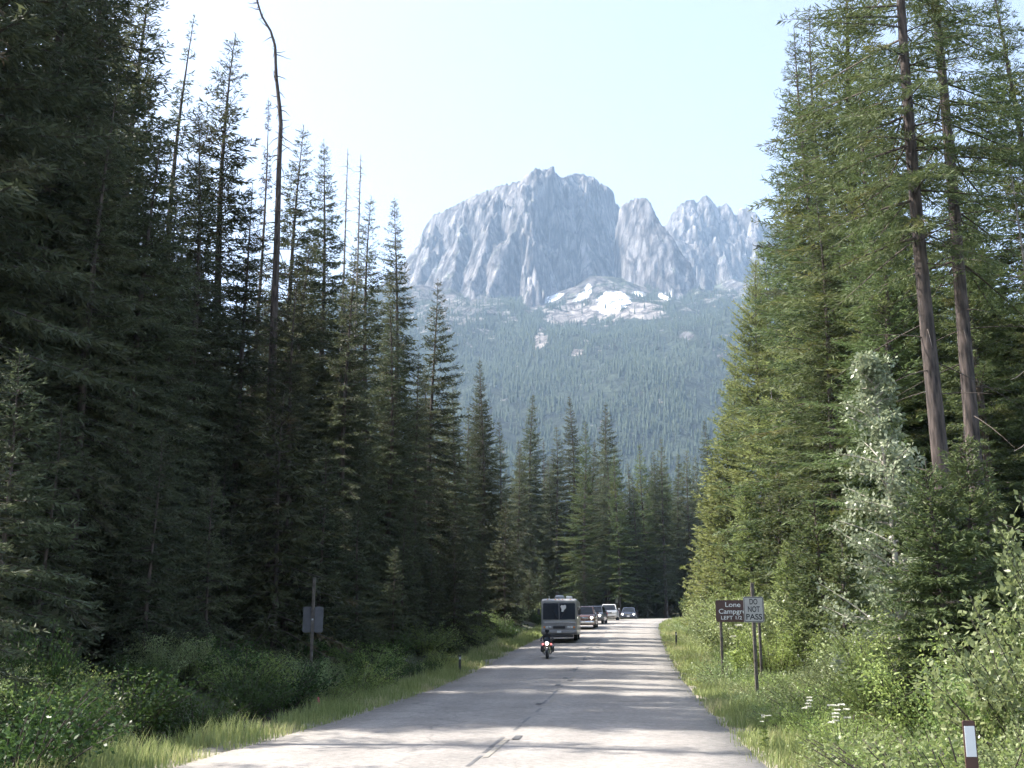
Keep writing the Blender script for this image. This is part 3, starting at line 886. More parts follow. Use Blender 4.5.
# --- prototypes
SPR = [conifer('spruce_a', 28, 4.7, .06, skip=.05), conifer('spruce_b', 26, 4.3, .10, skip=.1, droop=.45, shape=.7),
       conifer('spruce_c', 30, 4.6, .18, skip=.12, dead_below=.05, droop=.4, shape=.8), conifer('spruce_d', 27, 4.0, .14, skip=.14, gap=.5, droop=.3, shape=.72, dead_below=.04)]
SPARSE = [conifer('sparse_a', 28, 2.0, .12, leafm='needle_thin', skip=.38, gap=.5, sec=.3, hang=.45, shape=.95, dead_below=.03), conifer('sparse_b', 27, 1.7, .2, leafm='needle', skip=.4, gap=.55, sec=.28, hang=.5, shape=.9, dead_below=.05)]
FIRG = [conifer('fir_a', 26, 4.0, .08, nw=.021, nl=.28, sec=.105, leafm='needle_green', skip=.06, el=(35, -8), droop=.22, upturn=.12, hang=.18), conifer('fir_b', 24, 3.5, .12, nw=.021, nl=.28, sec=.105, leafm='needle_green', skip=.1, el=(40, -10), droop=.25, hang=.2, shape=.72),
        conifer('fir_c', 28, 4.6, .15, nw=.021, nl=.28, sec=.105, leafm='needle_green', skip=.1, el=(30, -12), droop=.25, upturn=.1, hang=.15, dead_below=.05, lop=.35)]
BIG = [conifer('big_fir_a', 36, 4.4, .38, leafm='needle_green', barkm='bark_red', rad=.29, skip=.25, gap=.62, nbr=5, el=(25, -14), droop=.22, upturn=.1, hang=.2, dead_below=.24, bottom=.8, shape=.6, sec=.095, nl=.26, nw=.017),
       conifer('big_fir_b', 38, 4.6, .36, leafm='needle_green', barkm='bark_red', rad=.29, skip=.25, gap=.62, nbr=5, el=(25, -16), droop=.22, upturn=.1, hang=.22, dead_below=.14, bottom=.8, shape=.6, sec=.095, nl=.26, nw=.017)]
PINE = [conifer('pine_a', 22, 2.6, .30, leafm='needle_lt', rad=.15, skip=.12, gap=.42, el=(50, 5), droop=.1, upturn=.25, hang=-.05, dead_below=.12, shape=.55, nl=.24, nw=.02, sec=.095),
        conifer('pine_b', 20, 2.4, .42, leafm='needle_lt', rad=.14, skip=.15, gap=.42, el=(50, 0), droop=.1, upturn=.25, hang=0, dead_below=.1, shape=.5, nl=.24, nw=.02, sec=.095)]
SAP = [conifer('sapling_a', 9, 1.9, .02, leafm='needle_lt', rad=.10, skip=.04, gap=.26, el=(50, 5), droop=.12, upturn=.2, hang=0, shape=.75, nl=.22, nw=.03, sec=.11),
       conifer('sapling_b', 7, 1.7, .02, leafm='needle_green', rad=.09, skip=.04, gap=.24, el=(45, 0), droop=.14, upturn=.15, hang=.08, shape=.8, nl=.2, nw=.028, sec=.10)]
YFIR = conifer('young_fir', 5.6, 1.75, .02, leafm='needle_green', rad=.08, skip=.02, gap=.19, nbr=8, el=(35, -14), droop=.2, upturn=.1, hang=.15, shape=.7, nl=.14, nw=.017, sec=.055, bottom=.85)
UND = [conifer('under_a', 10, 2.6, .04, leafm='needle', rad=.10, skip=.12, gap=.36, el=(35, -18), droop=.28, upturn=.12, hang=.2, shape=.7, nl=.26, nw=.03, sec=.13),
       conifer('under_b', 8, 2.4, .05, leafm='needle_rust', rad=.09, skip=.15, gap=.36, el=(30, -18), droop=.28, upturn=.1, hang=.22, shape=.6, nl=.26, nw=.03, sec=.13)]
BUSH = [leafy('willow_a', 2.6, 1.6, 70, 11000, .062, 'leaf'), leafy('willow_b', 2.1, 1.5, 65, 10500, .058, 'leaf_pale'), leafy('willow_c', 3.2, 1.7, 70, 12000, .066, 'leaf'), leafy('alder_a', 2.4, 1.4, 60, 8000, .075, 'leaf_pale')]
LOWB = [leafy('low_a', 1.0, 1.1, 60, 6200, .044, 'leaf'), leafy('low_b', .8, 1.0, 60, 6000, .042, 'leaf_pale'), leafy('low_c', .9, 1.0, 55, 5200, .048, 'leaf_dark')]
COT = leafy('cottonwood', 9.0, 2.2, 120, 11500, .115, 'leaf_white', 'bark_pale', tree=True, wid=.3, up=-.1)

EMPTY_ZONES = []


def free(x, y, r):
    lat, _ = road_coord(np.array([x]), np.array([y]))
    if abs(lat[0]) < RW + r: return False
    return all((x - a_) ** 2 + (y - b_) ** 2 > c_ * c_ for a_, b_, c_ in EMPTY_ZONES)


def at_top(px, py, Y, base=None):
    """ground position and height of a tree whose tip is at (px, py)"""
    p = P(px, py, Y); zb = gz(p[0], p[1]) if base is None else base
    return p[0], p[1], p[2] - zb


def tree_top(proto, px, py, Y, label, name='spruce_tree', rz=None, wsc=1.0, group=None, cat='tree'):
    x, y, h = at_top(px, py, Y); EMPTY_ZONES.append((x, y, 1.6))
    return put(name, proto, x, y, h, rz, label, cat, group, wsc=wsc)


# --- left side, the trees one can tell apart
tree_top(SPARSE[1], 190, 12, 52, 'thin open-topped spruce at the left edge of the sky gap', wsc=1.0)
tree_top(SPR[3], 237, 34, 50, 'tall sharp-tipped dark spruce just left of the dead tree with the bent top', wsc=1.15)
tree_top(SPARSE[0], 268, 98, 56, 'skinny half-bare spruce directly beside the dead tree with the bent top', wsc=.7)
tree_top(SPR[1], 301, 122, 57, 'dark spruce with drooping top just right of the bent dead tree', wsc=1.0)
tree_top(SPR[0], 327, 138, 60, 'dark full spruce between the bent dead tree and the pair of bare spires', wsc=.95)
for (px, py, Y, lb) in ((347, 148, 66, 'needle-thin bare dead spire, left one of the close pair against the sky'), (360, 154, 67, 'needle-thin bare dead spire with short twigs, right one of the close pair against the sky')):
    x, y, h = at_top(px, py, Y)
    pr = snag('dead_spire', h, .16, [(0, 0, 0), (.1, 0, h * .5), (.05, .05, h)], 90, 1.7, lo=.25)
    EMPTY_ZONES.append((x, y, 1.0)); put('dead_tree', pr, x, y, h, 0, lb, 'dead tree')
tree_top(SPR[3], 372, 196, 70, 'dark narrow spruce under the pair of bare spires', wsc=1.0)
tree_top(SPR[2], 398, 198, 74, 'greener open spruce with sharp tip left of the mountain cliffs', wsc=.95)
tree_top(SPR[1], 434, 278, 78, 'slender spruce on a bare lower trunk, standing against the left foot of the mountain', wsc=1.0)
tree_top(SPR[0], 483, 358, 96, 'pointed spruce left of the valley gap, tip below the snow patches', wsc=1.0)
tree_top(SPR[3], 468, 405, 92, 'shorter spruce tucked against the left flank of the pointed spruce by the valley gap', wsc=.9)
tree_top(SPR[1], 500, 420, 104, 'spruce leaning into the right flank of the pointed spruce by the valley gap', wsc=.95)
# the dead tree with the bent top
p0 = P(272, 640, 48); zb = gz(p0[0], 48)
def rp(px, py): q = P(px, py, 48); return (q[0] - p0[0], 0.0, q[2] - zb)
sn = [(0, 0, 0), rp(271, 400), rp(277, 240), rp(279, 165), rp(281, 120), rp(276, 75), rp(275, 40), rp(272, 33), rp(263, 20), rp(258, 4), rp(253, -14)]
EMPTY_ZONES.append((p0[0], 48, 1.3))
pr = snag('bent_snag', 24, .27, sn, 130, 2.0, 'bark', lo=.3)
put('dead_tree', pr, p0[0], 48, 24, 0, 'tall dead tree with a kinked bare top bending left into the sky', 'dead tree')
# big dark spruces reaching past the top of the photo at left
tree_top(SPR[2], 92, -200, 34, 'huge dark spruce with a thick visible trunk, near the left border', wsc=1.1)
tree_top(SPR[0], 150, -40, 41, 'huge dense dark spruce forming the left wall of the sky gap', wsc=1.15)
tree_top(SPR[1], 15, -90, 33, 'tall shaded spruce cut by the top left corner', wsc=1.3)
tree_top(SPR[3], 60, -120, 44, 'tall shaded spruce behind the thick trunk near the left border', wsc=1.3)
tree_top(SPR[0], 118, -90, 48, 'tall shaded spruce filling the gap right of the thick trunk', wsc=1.2)
tree_top(SPR[2], 205, 110, 46, 'shaded spruce whose tip is hidden among taller spruces left of the bent dead tree', wsc=1.1)
tree_top(SPR[0], 40, -400, 28, 'shaded spruce nearest the camera at the left border', wsc=1.0)
tree_top(SPR[2], 20, -420, 30, 'very tall spruce at the left border whose crown fills the upper left corner', wsc=.9)
tree_top(SPR[1], -30, -400, 33, 'tall spruce half cut off by the left border', wsc=1.1)
tree_top(SPR[3], 130, -250, 36, 'narrow shaded spruce between the thick trunk and the dense left wall', wsc=1.0)
for k, (x_, y_, h_) in enumerate(((-12.6, 21.6, 31), (-13.2, 17.6, 30), (-12.2, 14.2, 27))):
    put('spruce_tree', SPARSE[k % 2], x_, y_, h_, None, 'thin open spruce at the left roadside just outside the photo', 'tree', 'thin spruces just outside the left border', wsc=.85)
# understory catching sun
for (px, py, Y, k, lb) in ((285, 388, 40, 1, 'small sunlit rusty-green conifer with layered branches at the foot of the bent dead tree'), (325, 440, 46, 0, 'small shaded conifer right of the rusty-green one'), (160, 430, 30, 0, 'low dark conifer below the thick trunk at the left'),
                           (60, 400, 27, 0, 'low dark conifer under the left border trees'), (215, 470, 33, 0, 'low dark conifer left of the grey sign seen from behind'), (455, 520, 62, 0, 'small conifer by the left roadside beyond the thin marker post'),
                           (405, 500, 56, 0, 'small conifer with pale branch tips beside the bare lower trunks at left'), (505, 500, 84, 0, 'young green conifer at the left roadside before the motorhome'), (360, 500, 44, 0, 'low shaded conifer behind the grey sign seen from behind')):
    tree_top(UND[k], px, py, Y, lb, 'young_conifer', wsc=1.05)

# --- far stand beyond the bend
far = [(531, 393, 150, SPR[0], 'pointed spruce at the left end of the far stand beyond the bend'), (556, 425, 148, SPR[3], 'shorter brownish spruce between two pointed ones in the far stand'), (571, 396, 156, SPR[2], 'tall spruce near the middle-left of the far stand above the motorhome'), (583, 420, 140, FIRG[1], 'bright green fir in front of the far stand above the motorhome'),
       (603, 402, 158, SPR[1], 'tall twin-flanked spruce in the middle of the far stand above the oncoming cars'), (616, 445, 146, FIRG[1], 'green fir just right of the tall middle spruce of the far stand'), (627, 462, 160, SPR[3], 'low narrow spruce in the dip of the far stand'), (645, 470, 165, SPARSE[0], 'browned thin spruce in the dip of the far stand'),
       (661, 437, 152, SPR[3], 'narrow spruce right of the dip in the far stand'), (676, 452, 160, SPR[0], 'dull spruce between two narrow ones at the right of the far stand'), (687, 448, 156, SPR[1], 'spruce in the right half of the far stand above the bend'), (706, 420, 168, SPR[2], 'tallest spruce at the right end of the far stand beside the sunny pines'),
       (638, 478, 158, SPR[0], 'low dark spruce filling the dip of the far stand'), (652, 468, 170, SPR[2], 'mid-height dark spruce right behind the dip of the far stand'), (697, 455, 175, SPR[0], 'dark spruce between the tallest right-end one and its neighbour in the far stand'), (592, 440, 165, SPR[0], 'dark spruce hidden behind the tall middle one of the far stand'),
       (543, 440, 160, SPARSE[0], 'browned half-dead spruce second from the left of the far stand'), (518, 440, 138, SPR[1], 'dark spruce joining the left roadside forest to the far stand')]
for (px, py, Y, pr, lb) in far: tree_top(pr, px, py, Y, lb, wsc=1.05)

# --- right side
def trunk_line(pxb, pyb, pxt, pyt, Y):
    b = P(pxb, pyb, Y); t = P(pxt, pyt, Y); return b, t
EMPTY_ZONES += [(12.1, 32, 2.2), (14.8, 35, 2.6), (9.7, 26, 1.6), (7.7, 20, 1.8), (16.5, 55, 1.6)]
put('fir_tree', BIG[0], 12.65, 32, 36, 0.0, 'huge fir with a bare brown leaning trunk, the nearer of two at the right', 'tree', lean=(0, -0.004))
put('fir_tree', BIG[1], 14.85, 35, 38, 0.0, 'huge fir with a dark bare trunk standing just behind and right of the leaning one', 'tree', lean=(0, 0.0))
tree_top(FIRG[2], 838, -60, 50, 'tall fir whose long branches reach left into the sky at the right side', 'fir_tree', wsc=1.25)
tree_top(FIRG[0], 800, 30, 60, 'tall pointed fir at the right edge of the sky gap', 'fir_tree', wsc=1.05)
tree_top(SPR[1], 812, 5, 68, 'bluish bare-twigged spruce top behind the right edge of the sky gap', wsc=1.0)
tree_top(FIRG[1], 778, 165, 76, 'green fir stepping down behind the tall firs at the right of the sky gap', 'fir_tree', wsc=1.2)
tree_top(PINE[0], 752, 262, 74, 'sunny light-green pine on a thin bare trunk right of the mountain', 'pine_tree', wsc=1.15)
tree_top(PINE[1], 768, 240, 80, 'sunny pine with several bare trunks beside it, behind the road signs', 'pine_tree', wsc=1.2)
tree_top(PINE[0], 733, 345, 86, 'shorter sunny pine at the left end of the right-hand trees', 'pine_tree', wsc=1.1)
tree_top(PINE[1], 790, 300, 64, 'sunny pine in front of the green firs at the right', 'pine_tree', wsc=1.3)
tree_top(FIRG[0], 815, 190, 48, 'broad green fir below the long left-reaching branches at right', 'fir_tree', wsc=1.2)
tree_top(FIRG[1], 865, 60, 44, 'green fir crown left of the two huge bare trunks', 'fir_tree', wsc=1.2)
tree_top(FIRG[2], 1000, -40, 42, 'green fir in the top right corner behind the huge trunks', 'fir_tree', wsc=1.2)
tree_top(FIRG[0], 1035, 210, 40, 'shaded fir at the right border behind the pale-leaved shrub', 'fir_tree', wsc=1.3)
tree_top(FIRG[1], 975, 250, 44, 'dim fir between the huge dark trunk and the right border', 'fir_tree', wsc=1.4)
x, y, h = at_top(1008, 160, 36)
pr = snag('pale_snag', h, .12, [(0, 0, 0), (.35, 0, h * .5), (.05, 0, h)], 30, 2.0)
put('dead_tree', pr, x, y, h, 0, 'thin pale dead trunk at the right border among the firs', 'dead tree')
put('cottonwood_tree', COT, 8.65, 25.2, 8.8, 1.0, 'young cottonwood with whitish shimmering leaves before the huge leaning trunk', 'tree')
put('young_fir', YFIR, 7.65, 20, 5.5, .6, 'young fir with neat layered branches in front of the huge leaning trunk', 'tree', wsc=1.05)
put('young_fir', YFIR, 10.2, 24.5, 6.6, 2.6, 'young layered fir just right of the one before the leaning trunk', 'tree', wsc=.9)
SG = 'young light-green conifers behind the road signs'
for (px, py, Y, k, lb) in ((712, 470, 88, 0, 'light-green young conifer at the left end of the right roadside thicket'), (728, 415, 80, 0, 'taller light-green young conifer behind the brown sign'), (747, 480, 68, 0, 'light-green young conifer straight above the two signs'), (700, 545, 92, 0, 'smallest light-green conifer where the right roadside meets the bend'),
                           (775, 470, 58, 1, 'young fir between the thin bare pine trunks and the cottonwood'), (815, 480, 42, 1, 'dark-flanked young fir left of the cottonwood'), (838, 520, 36, 1, 'short young fir below the cottonwood'), (785, 540, 46, 0, 'pale young conifer just right of the signs'), (722, 530, 74, 0, 'round light-green young conifer behind the left post of the brown sign')):
    tree_top(SAP[k], px, py, Y, lb, 'young_conifer', wsc=1.25, group=SG)
for k, (px, py, Y) in enumerate(((771, 468, 70), (779, 455, 71), (795, 490, 62))):
    x, y, h = at_top(px, py - 80, Y)
    pr = snag('bare_pole', h, .11, [(0, 0, 0), (.1, 0, h * .5), (.0, 0, h)], 25, 1.2)
    put('dead_tree', pr, x, y, h, 0, ['thin bare pale trunk, left of the two standing close behind the signs', 'thin bare pale trunk, right of the two standing close behind the signs', 'thin bare trunk alone right of the close pair behind the signs'][k], 'dead tree')

# --- forest fill
def fill(n, xr, yr, protos, hr, label, group, minr, mind=2.4, wsc=(1.0, 1.25), name='spruce_tree', cond=None):
    pts, tries = [], 0
    while len(pts) < n and tries < n * 60:
        tries += 1
        x, y = rng.uniform(*xr), rng.uniform(*yr)
        if not free(x, y, minr) or (cond and not cond(x, y)): continue
        if any((x - a_) ** 2 + (y - b_) ** 2 < mind ** 2 for a_, b_ in pts): continue
        pts.append((x, y))
        pr = protos[rng.integers(len(protos))]
        put(name, pr, x, y, rng.uniform(*hr), None, label, 'tree', group, wsc=rng.uniform(*wsc))


def px_of(x, y, z=6.0):
    r_ = np.array([x, y, z]) - CAM; f_ = r_[1] * cp + r_[2] * sp
    return 512 + F * r_[0] / f_


def lat_of(x, y): return float(road_coord(np.array([x]), np.array([y]))[0][0])


# left: shaded stand behind the front row; heights kept below the measured skyline
def sky_left(x, y):
    return lat_of(x, y) < -RW - 6 and px_of(x, y) > -260
fill(52, (-34, 2), (24, 74), SPR, (17, 22), 'shaded spruce standing deep in the dark forest left of the road', 'shaded spruces deep in the left forest', 6.5, 2.6, cond=sky_left)
fill(34, (-34, 6), (74, 132), SPR, (17, 22.5), 'distant spruce of the left forest further along the road', 'distant spruces of the left forest', 6.5, 2.8, cond=sky_left)
fill(24, (-34, -8), (14, 52), UND[:1], (4, 9), 'low shaded conifer under the spruces left of the road', 'low conifers under the left forest', 3.6, 1.8, name='young_conifer', cond=lambda x, y: px_of(x, y, 2) > -120 and lat_of(x, y) < 0)
fill(22, (-16, 4), (48, 112), UND[:1], (3.5, 8), 'small conifer under the spruces further along the left roadside', 'small conifers along the left roadside', 3.2, 2.0, name='young_conifer', cond=lambda x, y: -12 < lat_of(x, y) < 0)
# far stand
fill(60, (-2, 62), (142, 215), SPR + [FIRG[1]], (18, 25), 'spruce massed in the far stand behind the bend in the road', 'spruces of the far stand behind the bend', 4.5, 2.6, cond=lambda x, y: 490 < px_of(x, y) < 800 and (lat_of(x, y) < 0))
fill(16, (2, 50), (134, 160), UND[:1], (5, 9), 'low conifer at the dark foot of the far stand behind the bend', 'low conifers at the foot of the far stand', 3.2, 2.0, name='young_conifer', cond=lambda x, y: lat_of(x, y) < 0)
# right
fill(30, (12, 44), (44, 96), FIRG + [SPR[0]], (17, 24), 'green fir standing back in the forest right of the road', 'firs deep in the right forest', 7, 2.8, name='fir_tree', cond=lambda x, y: lat_of(x, y) > 12 and px_of(x, y, 15) > 805)
fill(30, (14, 42), (39, 64), FIRG, (17, 29), 'fir behind the huge trunks at the right of the photo', 'firs behind the huge trunks', 8, 2.6, name='fir_tree', cond=lambda x, y: px_of(x, y, 12) > 850)
fill(14, (16, 40), (96, 140), FIRG + PINE, (12, 17), 'fir on the inner side of the bend behind the sunny pines', 'firs inside the bend', 6, 2.8, name='fir_tree', cond=lambda x, y: lat_of(x, y) > 6 and px_of(x, y, 12) > 735)
fill(14, (9, 30), (16, 50), SAP, (3, 6), 'small conifer among the shrubs right of the road', 'small conifers among the right shrubs', 5.5, 2.2, name='young_conifer', cond=lambda x, y: px_of(x, y, 3) > 800 and not (6 < x < 11 and y < 26))

for k in range(16):  # unseen trees added behind the camera so vehicle glass reflects dark forest
    put('spruce_tree', SPR[k % 4], -34 + k * 4.2 + rng.uniform(-1, 1), -88 + rng.uniform(-5, 5), rng.uniform(22, 28), None, 'unseen spruce added behind the camera to darken reflections in vehicle glass', 'tree', 'unseen spruces added behind the camera')
# --- shrubs
SIGNS_CLEAR = []


def bush(proto, x, y, h, label, group=None, wsc=1.0, cat='shrub', name='shrub'):
    return put(name, proto, x, y, h, None, label, cat, group, wsc=wsc)


def clear_of_signs(x, y, h):
    """keep the sight lines to the signs open"""
    p = px_of(x, y, h * .6)
    m = 30 + F * 1.2 / y
    if y < 41 and abs(p - 742) < 34 + F * (.2 + .72 * h) / y and h > 1.2: return False
    if y < 34.5 and abs(p - 742) < 60 and h > .75: return False
    if y < 10.5 and abs(p - 968) < 80: return False
    return True


def fill_bush(n, latr, yr, protos, hr, label, group, mind, side=1, wsc=(1.0, 1.3), pxr=(-60, 1100)):
    pts, tries = [], 0
    while len(pts) < n and tries < n * 80:
        tries += 1
        y = rng.uniform(*yr); k = np.argmin(np.abs(RC[:, 1] - y)); l = side * (RW + rng.uniform(*latr))
        x = RC[k, 0] + RN[k, 0] * l; yy = RC[k, 1] + RN[k, 1] * l; h = rng.uniform(*hr)
        if not pxr[0] < px_of(x, yy, 1.0) < pxr[1]: continue
        if abs(lat_of(x, yy)) < RW + latr[0] - .1: continue
        if not clear_of_signs(x, yy, h): continue
        if any((x - a_) ** 2 + (yy - b_) ** 2 < mind ** 2 for a_, b_ in pts): continue
        pts.append((x, yy)); pr = protos[rng.integers(len(protos))]
        bush(pr, x, yy, h, label, group, rng.uniform(*wsc), *(('plant', 'leafy_plant') if any(pr is q for q in LOWB) and 'plant' in label else ('shrub', 'shrub')))


# distinct ones at the right
bush(BUSH[3], 6.9, 14.6, 2.9, 'pale-leaved alder shrub at the right border above the white-topped marker post', wsc=1.0)
bush(BUSH[1], 5.7, 12.2, 1.5, 'low pale-green shrub just left of the white-topped marker post', wsc=1.1)
bush(BUSH[0], 6.5, 15.5, 1.9, 'leafy green shrub below the young fir with layered branches')
bush(BUSH[3], 9.6, 18.5, 4.6, 'tall pale-leaved shrub with drooping sprays at the right border beside the young fir', wsc=.8)
fill_bush(56, (3.2, 12), (12, 34), BUSH, (1.6, 2.9), 'sunlit leafy shrub on the right bank near the camera', 'sunlit shrubs on the near right bank', 1.2, pxr=(770, 1150))
fill_bush(60, (3.2, 12), (35, 70), BUSH, (2.0, 4.0), 'sunlit willow shrub on the right bank behind the signs', 'sunlit willows behind the signs', 1.5)
fill_bush(26, (3.2, 10), (70, 118), BUSH, (2.0, 4.0), 'bright willow shrub along the right roadside toward the bend', 'bright willows toward the bend', 1.7)
fill_bush(120, (1.15, 5.5), (9, 40), LOWB[:2], (.6, 1.25), 'knee-high leafy plant in the right ditch', 'knee-high plants in the right ditch', .62)
fill_bush(60, (1.6, 6.5), (40, 100), LOWB[:2], (.7, 1.2), 'low leafy plant along the right verge further off', 'low plants along the far right verge', 1.1)
# left
bush(BUSH[1], -9.0, 18.2, 1.5, 'pale-leaved shrub at the bottom left corner', wsc=1.0)
bush(LOWB[2], -9.4, 22.5, 1.9, 'thin shrub with bright green top leaves near the bottom left corner', wsc=.5)
bush(LOWB[0], -7.0, 19.6, .55, 'low yellow-green plant at the road edge by the bottom left corner', wsc=1.2)
fill_bush(44, (1.6, 7), (14, 50), [LOWB[2], LOWB[0], LOWB[2], BUSH[1]], (.6, 1.5), 'shaded leafy shrub along the left verge near the camera', 'shaded shrubs of the near left verge', 1.0, side=-1)
fill_bush(34, (1.8, 6.5), (50, 118), LOWB + [BUSH[0]], (.7, 1.9), 'leafy shrub catching sun along the left roadside ahead', 'shrubs along the left roadside ahead', 1.2, side=-1)

# --- verge grass: one mass
def grass():
    V = []
    for side, n, rng_o in ((1, 80000, (.02, 2.4)), (-1, 55000, (.02, 2.2))):
        y = 8 + 112 * rng.random(n) ** 1.7; k = np.clip(((y - RC[0, 1]) / (RC[1, 1] - RC[0, 1])).astype(int), 0, len(RC) - 1)
        k = np.searchsorted(RC[:370, 1], np.minimum(y, 118)); k = np.clip(k, 0, len(RC) - 1)
        o = rng_o[0] + (rng_o[1] - rng_o[0]) * rng.random(n) ** 1.15
        l = side * (RW + o)
        x = RC[k, 0] + RN[k, 0] * l + rng.uniform(-.25, .25, n); yy = RC[k, 1] + RN[k, 1] * l + rng.uniform(-.25, .25, n)
        cl = fbm(x / 1.1, yy / 1.1, 0, 2, 91)
        keep = (cl > -.45) & (rng.random(n) < sstep(-.15, .5, o) * (1 - .85 * sstep(.9, 2.2, o)) + .1)
        x, yy, o, cl = x[keep], yy[keep], o[keep], cl[keep]
        z = terrain(x, yy) - .02; m = len(x)
        h = rng.uniform(.12, .48, m) * (.55 + .45 * sstep(0.2, 1.4, o)) * (1 + .5 * cl) * np.where(y[keep] > 45, 1.25, 1)
        w = .0035 + .00017 * yy
        az = rng.uniform(0, 2 * PI, m); le = h * rng.uniform(.15, .6, m)
        B = np.stack([x, yy, z], 1); sd = np.stack([np.cos(az + PI / 2), np.sin(az + PI / 2), 0 * az], 1) * w[:, None]
        d = np.stack([np.cos(az), np.sin(az), 0 * az], 1)
        mid = B + d * (le * .3)[:, None] + np.array([0, 0, 1.]) * (h * .6)[:, None]
        tip = B + d * le[:, None] + np.array([0, 0, 1.]) * h[:, None]
        V.append(np.stack([B - sd, B + sd, mid + sd * .8, tip, mid - sd * .8], 1))
    V = np.concatenate(V); n = len(V); o = np.arange(n) * 5
    Q = np.stack([o, o + 1, o + 2, o + 4], 1); T = np.stack([o + 4, o + 2, o + 3], 1)
    me = mesh_np('verge_grass', V.reshape(-1, 3), Q, T, mats=[M['grass']])
    tag(obj_me('verge_grass', me), 'long yellowing grass growing along both road edges', 'grass', kind='stuff')


grass()

# --- white umbel flowers on the right bank
def flower_proto(k):
    st, bl = Wood(), Blades(); h = 0.9
    t_ = np.linspace(0, 1, 5)[:, None]; st.tube(np.array([0, 0, -.1]) * (1 - t_) + np.array([.05, .02, h]) * t_, np.linspace(.008, .005, 5), 5)
    lf = Blades(); n = 60
    D = rng.normal(0, 1, (n, 3)); D[:, 2] = np.abs(D[:, 2]) * .4; D /= np.linalg.norm(D, axis=1)[:, None]
    lf.add(np.stack([rng.normal(0, .03, n), rng.normal(0, .03, n), rng.uniform(.1, .6, n)], 1), D, .16, .035)
    hd = Blades()
    for j in range(5):
        c = np.array([.05 + rng.normal(0, .07), .02 + rng.normal(0, .07), h + rng.uniform(-.12, .08)]); n = 70
        r_ = .034 * np.sqrt(rng.random(n)); a_ = rng.uniform(0, 6.28, n)
        C = c + np.stack([r_ * np.cos(a_), r_ * np.sin(a_), .02 - 4 * r_ ** 2], 1); D = np.stack([np.cos(a_) * .8, np.sin(a_) * .8, rng.uniform(.2, 1, n)], 1); D /= np.linalg.norm(D, axis=1)[:, None]
        hd.add(C, D, .028, .01)
    v, q = st.arrays(); sm = mesh_np('umbel_stem', v, q, mats=[M['leaf_dark']])
    return dict(H=h, parts=[('stem', sm), ('leaves', crown_mesh('umbel_leaves', lf, None, M['leaf'], M['twig'])), ('blossoms', crown_mesh('umbel_flower', hd, None, M['flower'], M['twig']))])


FL = [flower_proto(0), flower_proto(1)]
for j, (px, py, Y) in enumerate(((764, 722, 19), (810, 706, 19), (843, 716, 16.6), (838, 720, 16), (735, 633, 42))):
    p = P(px, py, Y); g_ = gz(p[0], Y)
    put('wildflower', FL[j % 2], p[0], Y, max(.45, p[2] - g_ + .05), None, 'white flat-topped wildflower in the grass of the right verge', 'wildflower', 'white wildflowers on the right verge')

# ------------------------------------------------------------------ signs and posts
M['steel'] = mat('galvanised_sheet', (0.42, 0.43, 0.44), 0.45, 0.6, var=0.15, scale=6)
M['steel_dull'] = mat('dull_sheet', (0.11, 0.11, 0.115), 0.7, 0.2, var=0.15, scale=6)
M['postwood'] = mat('weathered_post_wood', (0.10, 0.085, 0.07), 0.85, var=0.4, scale=9, bump=.3)
M['sign_white'] = mat('sign_sheet_white', (0.45, 0.425, 0.385), 0.45, var=0.06, scale=5)
M['sign_black'] = mat('sign_black_print', (0.02, 0.02, 0.022), 0.5)
M['sign_brown'] = mat('sign_sheet_brown', (0.085, 0.042, 0.034), 0.5, var=0.1, scale=5)
M['sign_letter'] = mat('sign_letter_white', (0.75, 0.75, 0.73), 0.5)
M['post_brown'] = mat('marker_post_brown', (0.085, 0.04, 0.032), 0.55, var=0.15, scale=8)
M['reflector'] = mat('marker_reflector_white', (0.75, 0.76, 0.78), 0.35)
M['post_dark'] = mat('marker_post_dark', (0.05, 0.05, 0.045), 0.7)


def text_mesh(body, size, m, width=None, bold=0.0, align='CENTER', space=1.0):
    cu = bpy.data.curves.new('t', 'FONT'); cu.body = body; cu.size = size; cu.align_x = align; cu.align_y = 'CENTER'; cu.extrude = 0.0015; cu.offset = bold; cu.space_character = space
    o = bpy.data.objects.new('t', cu); COL.objects.link(o)
    bpy.context.view_layer.update()
    me = bpy.data.meshes.new_from_object(o.evaluated_get(bpy.context.evaluated_depsgraph_get()))
    bpy.data.objects.remove(o)
    co = np.empty(len(me.vertices) * 3, np.float32); me.vertices.foreach_get('co', co); co = co.reshape(-1, 3)
    if width:
        w = co[:, 0].max() - co[:, 0].min(); co[:, 0] *= width / w; me.vertices.foreach_set('co', co.ravel())
    me.materials.clear(); me.materials.append(m)
    return me


def lettering(body, size, m, panel, x, y, z, width=None, bold=0.0, space=1.0, align='CENTER'):
    o = obj_me('lettering', text_mesh(body, size, m, width, bold, align, space), panel)
    o.location = (x, y, z); o.rotation_euler = (PI / 2, 0, 0)
    return o


def round_rect(bm, w, h, r, y0, y1):
    pts = []
    for (cx, cz, a0) in ((w / 2 - r, h / 2 - r, 0), (-w / 2 + r, h / 2 - r, 90), (-w / 2 + r, -h / 2 + r, 180), (w / 2 - r, -h / 2 + r, 270)):
        for k in range(5):
            t = math.radians(a0 + k * 22.5); pts.append((cx + r * math.cos(t), cz + r * math.sin(t)))
    a_ = [bm.verts.new((x, y0, z)) for x, z in pts]; b_ = [bm.verts.new((x, y1, z)) for x, z in pts]
    bm.faces.new(a_); bm.faces.new(b_)
    for k in range(len(pts)): bm.faces.new((a_[k], a_[(k + 1) % len(pts)], b_[(k + 1) % len(pts)], b_[k]))
    return pts


